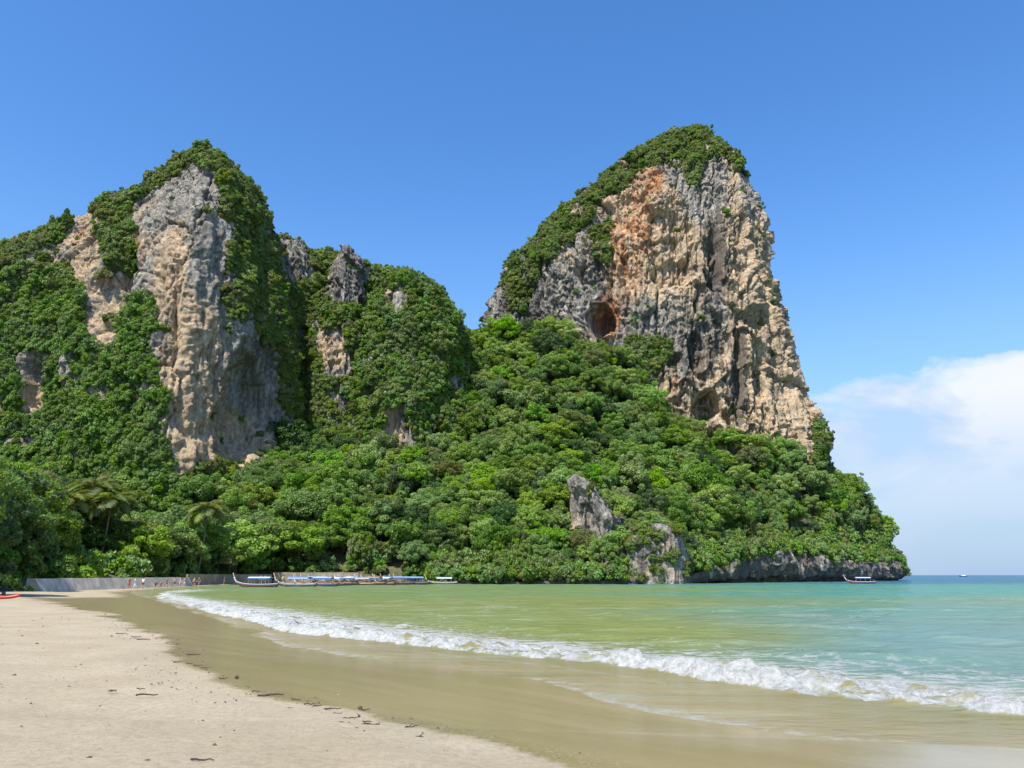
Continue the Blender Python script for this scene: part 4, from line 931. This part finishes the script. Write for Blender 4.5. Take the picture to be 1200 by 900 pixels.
def palm(px, py, D, lab, s=1.0):
    t_ = P(px, py, D); z0 = float(zland(t_[0], t_[1])); h = t_[2] - z0
    e = empty('coconut_palm', (t_[0], t_[1], z0)); tag(e, lab, 'palm tree')
    b = MB(); b.tube([(-1.2 * (1 - k / 6) ** 2, 0, h * k / 6 - .4) for k in range(7)], [0.26 - .018 * k for k in range(7)], 7); obj('trunk', b.mesh('trunk', M_BARK, True), e)
    for k in range(18):
        f_ = obj('frond', FRONDS[k % 3], e); f_.location = (0, 0, h); a_ = k * 2.4
        f_.rotation_euler = (0, R(-38 + 62 * (k / 18.0)), a_); f_.scale = (s, s, s)
palm(112, 574, 150, 'tall coconut palm rising above the trees behind the plain sea wall', 1.6)
palm(130, 588, 146, 'shorter coconut palm with splayed fronds beside the tall palm', 1.4)
palm(80, 586, 140, 'coconut palm with pale drooping fronds near the wall end', 1.4)
palm(243, 598, 176, 'coconut palm among the trees above the thatched hut', 1.5)

# ------------------------------------------------------------------ sea wall
M_CONC = simple('concrete', (0.50, 0.43, 0.33), 0.9, 0.3, 0.9)
mt_ = M_CONC.node_tree
M_CONC2 = simple('weathered_panel', (0.27, 0.225, 0.155), 0.9, 0.25, 0.8)
def wall_run(name, pts, h, bat, th, mat, lab, seglen=3.0):
    e = empty(name, (pts[0][0], pts[0][1], 0)); tag(e, lab, 'wall'); pts = [Vector((a_, b_)) for a_, b_ in pts]
    for i in range(len(pts) - 1):
        A, B_ = pts[i], pts[i + 1]; n_ = max(1, int((B_ - A).length / seglen)); d = (B_ - A).normalized(); nrm = Vector((d.y, -d.x))
        for k in range(n_):
            a_ = A.lerp(B_, k / n_) + d * 0.012; b_ = A.lerp(B_, (k + 1) / n_) - d * 0.012; hh = h + random.uniform(-.02, .02)
            def rg(p, o=0): return [(p.x - e.location.x + nrm.x * q, p.y - e.location.y + nrm.y * q, z) for q, z in ((bat, -0.3), (0.04, hh), (-th, hh), (-th, -0.3))]
            m_ = MB(); m_.quadstrip([rg(a_), rg(b_)]); obj('panel', m_.mesh('panel', mat), e)
    b2 = MB(); rings = []
    return e
wall_run('sea_wall', [(-57.2, 95), (-58.8, 108), (-60.2, 122), (-61.8, 138), (-64.5, 158)], 1.8, 1.25, 0.9, M_CONC, 'pale sloping concrete sea wall at the back of the beach', 4.0)
wall_run('garden_wall', [(-64.8, 158.2), (-66.5, 172), (-67, 186), (-61, 201)], 2.4, 0.02, 0.3, M_CONC2, 'drab upright panel wall behind the bathers and the first boats', 3.4)
wall_run('garden_wall', [(-60.5, 201.6), (-52, 204.5), (-40, 206.5)], 2.9, 0.02, 0.3, M_CONC2, 'brown upright panel wall behind the row of longtail boats', 3.4)

# thatched hut beside the wall
M_THATCH = simple('thatch', (0.42, 0.24, 0.10), 0.95, 0.35, 5.0); M_WOOD = simple('hut_wood', (0.16, 0.11, 0.07), 0.85, 0.3, 4.0)
hp = P(267, 655, 192); e = empty('thatched_hut', (hp[0], hp[1], 1.6)); tag(e, 'small hut with orange thatched roof among the trees behind the panel wall', 'hut')
b = MB(); b.quadstrip([[(-1.7, -2.4, 3.3), (1.7, -2.4, 3.3), (1.7, -2.4, 3.45), (-1.7, -2.4, 3.45)], [(-1.1, 0, 4.9), (1.1, 0, 4.9), (1.1, 0, 5.05), (-1.1, 0, 5.05)], [(-1.7, 2.4, 3.3), (1.7, 2.4, 3.3), (1.7, 2.4, 3.45), (-1.7, 2.4, 3.45)]]); obj('roof', b.mesh('roof', M_THATCH), e)
for x in (-1.4, 1.4):
    for y in (-1.9, 1.9): obj('post', MB().tube([(x, y, -1), (x, y, 3.4)], .09).mesh('post', M_WOOD), e)
obj('floor', MB().box(-1.5, 1.5, -2, 2, .4, .55).mesh('floor', M_WOOD), e); obj('railing', MB().box(-1.5, 1.5, -2.03, -1.97, 1.3, 1.4).mesh('railing', M_WOOD), e)

# ------------------------------------------------------------------ longtail boats
M_HULL = simple('hull_wood', (0.17, 0.07, 0.035), 0.5, 0.35, 2.5); M_DECK = simple('deck_wood', (0.36, 0.25, 0.15), 0.7, 0.25, 4.0)
M_WHITE = simple('white_paint', (0.72, 0.72, 0.70), 0.5, 0.08, 5.0); M_BLUE = simple('blue_paint', (0.03, 0.14, 0.42), 0.5, 0.2, 5.0); M_LBLUE = simple('pale_blue_canvas', (0.30, 0.42, 0.58), 0.8, 0.2, 3.0)
M_SKYB = simple('bright_blue_canvas', (0.03, 0.22, 0.62), 0.8, 0.2, 3.0); M_IRON = simple('engine_iron', (0.06, 0.06, 0.065), 0.5, 0.3, 6.0, 0.6); M_PROW = simple('prow_wood', (0.52, 0.36, 0.24), 0.6, 0.2, 4.0)
M_CANV = simple('white_canvas', (0.66, 0.65, 0.62), 0.85, 0.1, 3.0)
SASH = [simple('sash_' + nm, c_, 0.8, 0.15, 6.0) for nm, c_ in (('pink', (0.62, 0.12, 0.2)), ('yellow', (0.7, 0.5, 0.06)), ('green', (0.1, 0.45, 0.12)), ('white', (0.75, 0.7, 0.65)))]
def longtail(lab, canopy, stripe, sash, rail=M_WHITE, group=None):
    e = empty('longtail_boat'); tag(e, lab, 'boat', group)
    xs = [-4.6, -4.2, -3, -1.5, 0, 1.5, 3, 4, 4.7, 5.1]; hw = [.42, .62, .82, .92, .95, .9, .66, .38, .16, .05]
    sh_ = [.78, .72, .64, .6, .6, .64, .76, .95, 1.2, 1.42]; kl = [.15, -.05, -.22, -.28, -.3, -.28, -.12, .18, .66, 1.1]
    def ring(i, inn=0.0):
        w_, s_, k_ = max(hw[i] - inn, .02), sh_[i], kl[i] + inn
        o_ = [(xs[i], -w_, s_), (xs[i], -w_ * .93, (s_ + k_) / 2 - .02), (xs[i], -w_ * .55, k_ + .06), (xs[i], 0, k_), (xs[i], w_ * .55, k_ + .06), (xs[i], w_ * .93, (s_ + k_) / 2 - .02), (xs[i], w_, s_)]
        return o_
    b = MB(); rings = [ring(i) + [(q[0], q[1] * .9, q[2] + (.06 if j in (0, 6) else .08)) for j, q in list(enumerate(ring(i)))[::-1]] for i in range(10)]
    b.quadstrip(rings); hull = obj('hull', b.mesh('hull', M_HULL, False), e)
    for sg in (-1, 1):
        b = MB(); b.tube([(xs[i], sg * (hw[i] + .015), sh_[i] - .03) for i in range(10)], .045, 5); obj('gunwale', b.mesh('gunwale', rail), hull)
        b = MB(); b.tube([(xs[i], sg * (hw[i] * .985 + .01), sh_[i] - .24) for i in range(10)], .045, 4); obj('stripe', b.mesh('stripe', stripe), hull)
    obj('deck', MB().box(-4.0, 3.0, -.62, .62, .18, .24).mesh('deck', M_DECK), e)
    b = MB(); b.tube([(4.7, 0, .9), (5.15, 0, 1.5), (5.5, 0, 2.3), (5.75, 0, 3.0)], [.13, .11, .09, .05], 6); pr_ = obj('prow', b.mesh('prow', M_PROW, True), e)
    for k, (z0, sm) in enumerate(((1.55, sash), (1.77, SASH[(SASH.index(sash) + 1) % 4]), (1.95, sash))):
        x0 = 5.15 + (z0 - 1.5) * .43; b = MB(); b.tube([(x0, 0, z0 - .1), (x0 + .05, 0, z0 + .1)], [.17, .15], 7)
        b.quadstrip([[(x0 - .16, -.05, z0), (x0 - .16, .05, z0), (x0 - .12, .05, z0), (x0 - .12, -.05, z0)], [(x0 - .3, -.09, z0 - .7), (x0 - .3, .09, z0 - .7), (x0 - .26, .09, z0 - .7), (x0 - .26, -.09, z0 - .7)]]); obj('sash', b.mesh('sash', sm), pr_)
    rr_ = []
    for x in (-2.9, -1.4, 0, 1.2, 2.0):
        up_ = [(x, -1.0 + 2.0 * k / 6, 1.92 + .2 * math.sin(math.pi * k / 6)) for k in range(7)]; rr_.append(up_ + [(x, q[1], q[2] - .05) for q in up_[::-1]])
    obj('canopy', MB().quadstrip(rr_).mesh('canopy', canopy), e)
    for sg in (-1, 1):
        b = MB(); b.quadstrip([[(-2.85, sg * 1.0, 1.93), (-2.85, sg * 1.02, 1.93), (-2.85, sg * 1.02, 1.66), (-2.85, sg * 1.0, 1.66)], [(1.95, sg * 1.0, 1.93), (1.95, sg * 1.02, 1.93), (1.95, sg * 1.02, 1.66), (1.95, sg * 1.0, 1.66)]]); obj('valance', b.mesh('valance', stripe), e)
        for x in (-2.7, -1.1, 0.5, 1.8): obj('post', MB().tube([(x, sg * .84, .5), (x, sg * .9, 1.95)], .04, 5).mesh('post', M_DECK), e)
    for x in (-2.0, -1.0, 0.0, 1.0): obj('bench', MB().box(x - .17, x + .17, -.74, .74, .5, .56).mesh('bench', stripe), e)
    b = MB(); b.box(-4.3, -3.55, -.24, .24, .85, 1.3); b.tube([(-3.55, 0, 1.15), (-2.9, 0, 1.35)], .035, 5); b.tube([(-3.9, 0, .6), (-3.9, 0, .86)], .1, 6); en = obj('engine', b.mesh('engine', M_IRON), e)
    b = MB(); b.tube([(-4.3, 0, 1.05), (-8.2, 0, .75)], .045, 5); b.tube([(-8.2, 0, .75), (-8.3, 0, .74)], .16, 6); obj('propeller_shaft', b.mesh('propeller_shaft', M_IRON), en)
    return e
ROWLAB = 'longtail boat moored in the crowded row beneath the trees'
protoA = longtail('longtail boat with white canopy and blue seats lying first in line by the beach', M_CANV, M_BLUE, SASH[3])
protoB = longtail('longtail boat with bright blue canopy beside the white-canopied one', M_SKYB, M_LBLUE, SASH[1])
protoC = longtail('longtail boat with pale blue canopy moored in the crowded row under the trees', M_LBLUE, M_BLUE, SASH[0], M_PROW, group='longtail boats moored in the row')
protoD = longtail('longtail boat with dull white canopy moored in the crowded row under the trees', M_CANV, M_LBLUE, SASH[2], M_PROW, group='longtail boats moored in the row')
protoE = longtail('longtail boat with pale blue roof lying alone past the end of the row', M_LBLUE, M_WHITE, SASH[1])
protoF = longtail('longtail boat with white roof under way off the headland tip', M_CANV, M_BLUE, SASH[3])
def place(e, px, D, rz, s=1.0, z=0.02):
    p = P(px, 674, D); e.location = (p[0], p[1], z); e.rotation_euler = (0, 0, R(rz)); e.scale = (s, s, s)
place(protoA, 303, 152, 176, 0.88); place(protoB, 349, 158, 173, 0.88)
place(protoE, 519, 200, 186, 0.8); place(protoF, 1009, 215, 168, 0.78)
protoG = longtail('longtail boat with bare wooden roof moored in the crowded row under the trees', M_DECK, M_BLUE, SASH[1], M_PROW, group='longtail boats moored in the row')
protoH = longtail('longtail boat with deep blue canopy moored in the crowded row under the trees', M_BLUE, M_WHITE, SASH[3], M_PROW, group='longtail boats moored in the row')
row = [(377, 164, 168, 0), (385, 173, 205, 1), (394, 185, 150, 2), (403, 178, 214, 0), (412, 190, 140, 1), (420, 182, 192, 3), (428, 193, 222, 0), (436, 186, 158, 2), (444, 196, 205, 0), (452, 188, 136, 1), (460, 197, 185, 3), (468, 190, 212, 0), (476, 199, 165, 2), (484, 193, 195, 0), (360, 180, 145, 3), (370, 190, 210, 0), (399, 198, 120, 3), (440, 203, 230, 1)]
usedp = set()
for px, D, rz, k in row:
    pr_ = (protoC, protoD, protoG, protoH)[k]
    e = pr_ if k not in usedp else copy_tree(pr_)
    usedp.add(k); place(e, px, D, rz, random.uniform(.78, .9))
# far launch on the horizon
e = empty('motor_launch'); tag(e, 'tiny motor launch far out on the blue horizon', 'boat')
b = MB(); b.quadstrip([[(-6, -1.6, 1.2), (-6, 0, -.3), (-6, 1.6, 1.2)], [(0, -1.9, 1.3), (0, 0, -.4), (0, 1.9, 1.3)], [(5, -.8, 1.7), (5, 0, .2), (5, .8, 1.7)], [(6.8, -.05, 1.95), (6.8, 0, 1.7), (6.8, .05, 1.95)]]); obj('hull', b.mesh('hull', M_BLUE), e)
obj('cabin', MB().quadstrip([[(-4, -1.3, 1.2), (2.5, -1.3, 1.2), (2.5, 1.3, 1.2), (-4, 1.3, 1.2)], [(-4, -1.1, 2.6), (1.6, -1.1, 2.6), (1.6, 1.1, 2.6), (-4, 1.1, 2.6)]]).mesh('cabin', M_WHITE), e)
obj('roof', MB().box(-4.4, 2.2, -1.3, 1.3, 2.62, 2.75).mesh('roof', M_WHITE), e); place(e, 1128, 1100, 180, 0.9)

# ------------------------------------------------------------------ kayaks on the sand
def kayak(name, lab, x, y, z, rz, L_, mats, tilt=0.0):
    e = empty(name, (x, y, z), rz); e.rotation_euler = (tilt, 0, rz); tag(e, lab, 'kayak')
    n = 14; rings = []
    for k in range(n + 1):
        s = k / n * 2 - 1; w_ = .40 * (1 - abs(s) ** 2.4) + .02; up_ = .16 * abs(s) ** 3; h_ = .30 * (1 - .35 * abs(s) ** 3)
        rings.append([(s * L_ / 2, math.cos(a_) * w_, up_ + .15 + math.sin(a_) * h_ * .5) for a_ in [2 * math.pi * j / 10 for j in range(10)]])
    obj('hull', MB().quadstrip(rings[4:]).mesh('hull', mats[0], True), e); obj('bow_section' if False else 'stern_section', MB().quadstrip(rings[:5]).mesh('stern_section', mats[1], True), e)
    for k, x0 in enumerate((-.5, .7)):
        c_ = obj('cockpit', MB().tube([(x0 - .35, 0, .30), (x0, 0, .315), (x0 + .35, 0, .30)], [.16, .26, .16], 8, .12).mesh('cockpit', M_IRON), e); obj('seat_back', MB().box(x0 - .34, x0 - .28, -.2, .2, .3, .55).mesh('seat_back', M_IRON), c_)
M_RED = simple('red_plastic', (0.50, 0.035, 0.03), 0.4, 0.12, 3.0); M_YEL = simple('yellow_plastic', (0.62, 0.38, 0.04), 0.4, 0.12, 3.0); M_GREYP = simple('dark_grey_plastic', (0.05, 0.05, 0.05), 0.5, 0.2, 3.0)
gx, gy, gz = ground_hit(2, 702.5); kayak('kayak', 'red kayak with yellow stern lying on the dry sand', gx - .3, gy, gz + .02, R(-4), 3.6, (M_RED, M_YEL))
gx, gy, gz = ground_hit(-8, 697); kayak('kayak', 'dark grey kayak resting beyond the red one', gx - .1, gy + .5, gz + .25, R(4), 3.4, (M_GREYP, M_GREYP), 0.2)

# ------------------------------------------------------------------ bathers
def skin_mesh(name, verts, edges, rad, mat, sub=1):
    me = bpy.data.meshes.new(name); me.from_pydata(verts, edges, []); o = bpy.data.objects.new(name, me); COL.objects.link(o)
    o.modifiers.new('skin', 'SKIN'); sv = me.skin_vertices[0] if me.skin_vertices else None
    if sv is None:
        bpy.context.view_layer.objects.active = o; bpy.context.view_layer.update(); sv = me.skin_vertices[0]
    for k, r_ in enumerate(rad):
        rr2 = r_ if isinstance(r_, tuple) else (r_, r_); sv.data[k].radius = rr2; sv.data[k].use_root = (k == 0)
    s_ = o.modifiers.new('sub', 'SUBSURF'); s_.levels = s_.render_levels = sub
    dg = bpy.context.evaluated_depsgraph_get(); m2 = bpy.data.meshes.new_from_object(o.evaluated_get(dg)); m2.name = name
    m2.materials.clear(); m2.materials.append(mat); bpy.data.objects.remove(o); m2.polygons.foreach_set('use_smooth', np.ones(len(m2.polygons), bool)); return m2
def person(lab, px, py, shirt, shorts, hair=(0.05, 0.035, 0.025), skin=(0.42, 0.24, 0.15), rz=0.0, step=0.15, sit=False, long=False, arm=0.1, at=None):
    if at is None:
        at = ground_hit(px, py); D = at[1]
        toe_x = lambda y_: np.interp(y_, [95, 108, 122, 138, 158, 172, 186, 201], [-55.9, -57.5, -58.9, -60.5, -63.2, -66.3, -66.8, -60.8]) + 0.7
        while P(px, 690, D)[0] < toe_x(D): D -= 0.25
        q = P(px, 690, D); at = (float(q[0]), float(q[1]), float(zbeach(q[0], q[1])))
    e = empty('person', at, rz); tag(e, lab, 'person')
    hz = 0.42 if sit else 0.92
    K = dict(pel=(0, 0, hz), wst=(0, .01, hz + .14), chs=(0, .0, hz + .36), nk=(0, 0, hz + .54), hd=(0, -.02, hz + .63), tp=(0, -.02, hz + .80))
    v = list(K.values()); ed = [(0, 1), (1, 2), (2, 3), (3, 4), (4, 5)]; rad = [(.15, .11), (.125, .095), (.155, .11), .055, .085, .06]
    for sg in (-1, 1):
        if sit: hip, kn, an, to = (sg * .09, 0, hz), (sg * .16, -.42, hz + .02), (sg * .14, -.46, .06), (sg * .14, -.62, .03)
        else:
            y_ = sg * step; hip, kn, an, to = (sg * .09, 0, hz - .05), (sg * .1, -y_ * .55 - .02, hz * .54), (sg * .1, -y_ + .03, .08), (sg * .12, -y_ - .14, .03)
        b0 = len(v); v += [hip, kn, an, to]; ed += [(0, b0), (b0, b0 + 1), (b0 + 1, b0 + 2), (b0 + 2, b0 + 3)]; rad += [.095, .062, .042, .035]
        s0 = (sg * .19, 0, hz + .47); el_ = (sg * (.24 + arm * .5), .03 + sg * step * .4, hz + .2); wr = (sg * (.25 + arm), -.08 + sg * step * .7, hz - .03); hn = (sg * (.25 + arm), -.12 + sg * step * .8, hz - .15)
        b0 = len(v); v += [s0, el_, wr, hn]; ed += [(2, b0), (b0, b0 + 1), (b0 + 1, b0 + 2), (b0 + 2, b0 + 3)]; rad += [.055, .042, .032, .036]
    ms = simple('skin', skin, 0.6, 0.08, 6.0); obj('body', skin_mesh('body', v, ed, rad, ms), e)
    if shirt is not None:
        m_ = simple('shirt_cloth', shirt, 0.85, 0.1, 6.0); vv = [(0, 0, hz + .02), (0, .01, hz + .14), (0, 0, hz + .36), (0, 0, hz + .5), (-.19, 0, hz + .47), (-.225, .015, hz + .33), (.19, 0, hz + .47), (.225, .015, hz + .33)]
        obj('shirt', skin_mesh('shirt', vv, [(0, 1), (1, 2), (2, 3), (2, 4), (4, 5), (2, 6), (6, 7)], [(.172, .13), (.15, .115), (.18, .13), .075, .075, .07, .075, .07], m_), e)
    m_ = simple('shorts_cloth', shorts, 0.85, 0.1, 6.0); vv = [(0, 0, hz + .08), (0, 0, hz - .02)]; ed = [(0, 1)]; rad = [(.15, .125), (.165, .13)]
    for sg in (-1, 1):
        q = (sg * .14, -.28, hz) if sit else (sg * .105, -sg * step * (.8 if long else .35), hz * (.2 if long else .66)); vv.append(q); ed.append((1, len(vv) - 1)); rad.append(.1)
    obj('trousers' if long else 'shorts', skin_mesh('shorts', vv, ed, rad, m_), e)
    obj('hair', skin_mesh('hair', [(0, .02, hz + .68), (0, .0, hz + .82)], [(0, 1)], [.095, .075], simple('hair', hair, 0.7, 0.1, 9.0)), e)
RED = (0.62, 0.08, 0.06); WHT = (0.75, 0.75, 0.75); BLK = (0.025, 0.025, 0.03)
person('person in red top and red shorts strolling by the sea wall', 150.5, 687.5, RED, (0.5, 0.1, 0.09), rz=R(70), step=.2)
person('person in white shirt and pale trousers walking beside the one in red', 158, 687, WHT, (0.55, 0.6, 0.68), rz=R(75), step=.2, long=True)
person('person in white shirt and dark shorts standing near the foot of the sea wall', 167, 683.5, WHT, BLK, rz=R(160), step=.05)
person('person in black sitting on the sand against the sea wall', 182, 684.5, BLK, BLK, rz=R(20), sit=True)
person('person in brown top sitting on the sand next to the one in black', 188, 684.5, (.16, .09, .05), BLK, rz=R(-20), sit=True)
person('person in dark blue shirt standing in the shade of the wall', 195, 684, (.04, .06, .13), (.03, .04, .07), rz=R(150), step=.05)
person('person in grey shirt and black shorts standing in the wall shade', 204, 683.5, (.2, .2, .22), BLK, rz=R(190), step=.08)
person('bather in pink swimsuit wading with hands out', 210.5, 688, (.6, .25, .3), (.6, .25, .3), skin=(.55, .34, .24), rz=R(-60), arm=.3)
person('bare-chested bather in white shorts wading beside the one in pink', 215.5, 688.5, None, (.7, .68, .66), skin=(.58, .36, .26), rz=R(60), arm=.25)
person('bare-chested bather in dark shorts wading past the wall', 227, 687.5, None, BLK, skin=(.52, .32, .22), rz=R(40), step=.2)
person('person in black swimsuit standing in the shallows by the bare-chested bather', 232.5, 687, BLK, BLK, skin=(.52, .32, .22), rz=R(-30))
person('person in black standing at the water edge near the first longtail boat', 262, 685.5, BLK, BLK, rz=R(100), step=.1)
for lb, px, D, sh_, so_ in (('person in green shirt aboard the white-canopied longtail boat', 306, 155.5, (.25, .5, .1), BLK), ('person in cream shirt standing near the stern of the white-canopied boat', 311, 157, (.7, .6, .42), (.1, .1, .12)), ('person in yellow shirt standing behind the blue-canopied boat', 332, 163, (.7, .55, .12), (.1, .12, .2)), ('person in white shirt standing between two boats of the row', 393, 178, WHT, BLK), ('person in orange shirt standing aboard a boat in the row', 404, 184, (.7, .28, .05), BLK), ('person in pale blue shirt standing by the pale blue canopies', 424, 187, (.4, .55, .7), (.3, .3, .3)), ('person in cream dress standing near the end of the boat row', 450, 191, (.7, .62, .48), (.7, .62, .48)), ('person in pink shirt waiting behind the crowded boats', 369, 186, (.65, .3, .35), BLK), ('person in grey vest leaning over a boat bow in the row', 383, 170, (.4, .4, .42), (.1, .12, .2)), ('person in red shirt standing at the panel wall behind the blue canopy', 340, 172, RED, BLK), ('person in black vest standing on the shore between panel wall and boats', 354, 180, BLK, (.5, .45, .35)), ('person in white dress standing on the shore by the panel wall', 362, 184, WHT, WHT), ('person in turquoise shirt amid the crowded boat row', 415, 182, (.1, .5, .5), BLK), ('person in tan shirt amid the crowded boat row', 433, 189, (.5, .36, .2), (.2, .2, .25)), ('person in dark blue shirt at the last boat of the row', 476, 194, (.05, .08, .2), BLK)):
    p = P(px, 674, D); person(lb, 0, 0, sh_, so_, rz=R(30), at=(p[0], p[1], .45))

# ------------------------------------------------------------------ wrack on the sand
M_TWIG = simple('driftwood', (0.055, 0.038, 0.025), 0.9, 0.4, 20.0); M_HUSK = simple('husk', (0.09, 0.055, 0.03), 0.95, 0.4, 25.0); M_DLEAF = simple('dead_leaf', (0.14, 0.12, 0.10), 0.8, 0.4, 30.0); M_GLEAF = simple('fresh_leaf', (0.08, 0.16, 0.03), 0.5, 0.3, 20.0)
def twig(px, py, ln_px, ang, lab, grp=None, fork=False):
    x, y, z = ground_hit(px, py); ln = 1.25 * ln_px / F_PX * y; r_ = random.Random(int(px * 7 + py)); b = MB(); n = 5; pts = []
    for k in range(n + 1): pts.append(((k / n - .5) * ln, r_.uniform(-.05, .05) * ln, .012 + r_.uniform(0, .02)))
    rd = max(.011, ln * .045); b.tube(pts, [rd * (1 - .09 * k) for k in range(n + 1)], 5)
    if fork: b.tube([pts[2], (pts[2][0] + ln * .25, ln * .3, .05)], [rd * .8, rd * .4], 5)
    o = obj('driftwood_twig', b.mesh('driftwood_twig', M_TWIG), None); o.location = (x, y, z + .004); o.rotation_euler = (0, 0, R(ang)); tag(o, lab, 'twig', grp)
GR = 'bare twigs strewn along the wash line'
LB = 'thin dark driftwood twig stranded along the wash line'
for q in [(347, 821.5, 10, -20), (363, 827, 10, 12), (317, 816, 22, 8), (390, 832, 14, 5), (428, 833.5, 9, -20), (410, 843, 13, 12), (403, 849, 10, 0), (430, 848, 8, -15), (372, 829, 8, 25), (434, 851, 16, 6), (227, 768, 12, 8), (232, 781, 9, -10), (240, 784, 9, -20), (222, 779, 6, 5), (160, 747, 10, -8), (168, 750, 12, 4), (142, 743, 9, 10), (207, 777, 6, 30), (300, 812, 8, -12), (425, 860, 7, 70), (262, 796, 8, 14), (395, 838, 8, -8)]: twig(*q, LB, GR)
for q, lb in [((237, 893, 20, -3), 'long straight driftwood stick on the open dry sand'), ((172, 816, 19, 3), 'thin pale-shadowed stick on dry sand above the husk'), ((165, 809, 9, -18), 'short bent stick just above the thin stick on dry sand'), ((420, 878, 13, 4), 'flat dark stick lying apart below the wash line twigs'), ((435, 884, 9, 12), 'short dark stick beside the forked twig'), ((512, 891, 17, -12), 'driftwood stick with a yellow leaf at its end')]: twig(*q, lb)
for q, lb in [((449, 886, 11, 75), 'small forked twig standing up from dry sand'), ((482, 854, 12, 35), 'forked twig near the outer curve of the wet sand'), ((492, 866, 8, -30), 'curled forked twig on pale sand'), ((421, 841, 7, 85), 'upright forked twig among the wash line sticks')]: twig(*q, lb, None, True)
def husk(px, py, s_px, lab, mat=M_HUSK, flat=.8):
    x, y, z = ground_hit(px, py); s = s_px / F_PX * y; b = MB(); n = 8; r_ = random.Random(int(px)); rings = []
    for k in range(1, 6):
        a_ = math.pi * k / 6; rings.append([(math.sin(a_) * math.cos(2 * math.pi * j / n) * s * r_.uniform(.8, 1.1), math.sin(a_) * math.sin(2 * math.pi * j / n) * s * r_.uniform(.8, 1.1), flat * s * (-math.cos(a_) + .75)) for j in range(n)])
    b.quadstrip(rings); b.tube([(s * .6, 0, s * .4), (s * 1.5, s * .3, s * .9 * flat)], [s * .25, s * .05], 5); o = obj('coconut_husk', b.mesh('coconut_husk', mat, True)); o.location = (x, y, z); o.rotation_euler = (0, 0, r_.uniform(0, 6)); tag(o, lab, 'husk')
husk(277, 795, 2.4, 'brown coconut husk at the edge of the wet sand'); husk(422, 831, 2.5, 'dark round husk in the wash line among the twigs'); husk(172, 894, 4.2, 'torn husk with a stub lying on dry sand near the long stick', M_HUSK, .5)
husk(418, 856, 2.4, 'small reddish husk below the wash line sticks'); husk(200, 894.5, 2, 'tiny dark husk between the torn husk and the long stick', M_HUSK, .6); husk(105, 889, 3, 'flat dark husk alone on the open dry sand', M_HUSK, .5)
def leafpile(px, py, s_px, lab, mat, n=9):
    x, y, z = ground_hit(px, py); s = s_px / F_PX * y; b = MB(); r_ = random.Random(int(px + py))
    for k in range(n):
        a_ = r_.uniform(0, 6.28); d = r_.uniform(0, s); c = Vector((math.cos(a_) * d, math.sin(a_) * d * .7, r_.uniform(.005, s * .35))); u_ = Vector((math.cos(a_ * 3), math.sin(a_ * 3), r_.uniform(-.3, .5))) * s * .55; w_ = Vector((-u_.y, u_.x, .1 * s)) * .4; b0 = len(b.v)
        b.v += [tuple(c - u_), tuple(c + w_ + Vector((0, 0, .1 * s))), tuple(c + u_), tuple(c - w_ + Vector((0, 0, .1 * s)))]; b.f.append((b0, b0 + 1, b0 + 2, b0 + 3))
    o = obj('leaf_pile', b.mesh('leaf_pile', mat)); o.location = (x, y, z + .003); tag(o, lab, 'leaves')
leafpile(131, 811, 5.5, 'clump of dry grey leaves on the open sand', M_DLEAF, 14); leafpile(478, 894, 5, 'fresh green leaves dropped on the sand', M_GLEAF, 7); leafpile(359, 857, 4.5, 'pale tuft of dry grass on the sand', simple('dry_grass', (.34, .30, .14), .9, .3, 20.0), 10)
leafpile(520, 891, 3, 'yellow fallen leaf by the end of the driftwood stick', simple('yellow_leaf', (.45, .34, .06), .7, .2, 20.0), 3); leafpile(397, 815, 2.4, 'scrap of white shell on the wet sand', M_WHITE, 3)
# crumbs of bark, shell and leaf too many to count
v, f = [], []; r = np.random.default_rng(5)
for k in range(620):
    if k < 330:
        y = math.exp(r.uniform(math.log(9), math.log(60))); x = float(Xwet(y)) + r.normal(-.5, .7)
    else:
        y = math.exp(r.uniform(math.log(9), math.log(40))); x = float(Xwet(y)) - r.uniform(.5, 14)
    z = float(zbeach(x, y)) + .012; s = r.uniform(.006, .022) * (1.6 if r.random() < .12 else 1) * (y / 14) ** .4; a_ = r.uniform(0, 6.28); b0 = len(v); ca, sa = math.cos(a_), math.sin(a_); q = r.uniform(.4, 1)
    v += [(x - ca * s * 1.6, y - sa * s * 1.6, z), (x + sa * s * q, y - ca * s * q, z), (x + ca * s * 1.6, y + sa * s * 1.6, z), (x - sa * s * q, y + ca * s * q, z), (x, y, z + s)]
    f += [(b0, b0 + 1, b0 + 4), (b0 + 1, b0 + 2, b0 + 4), (b0 + 2, b0 + 3, b0 + 4), (b0 + 3, b0, b0 + 4)]
tag(obj('beach_crumbs', mesh_np('beach_crumbs', np.array(v), np.array(f), M_HUSK)), 'scattered crumbs of bark and leaf along the wash line', 'wrack', kind='stuff')
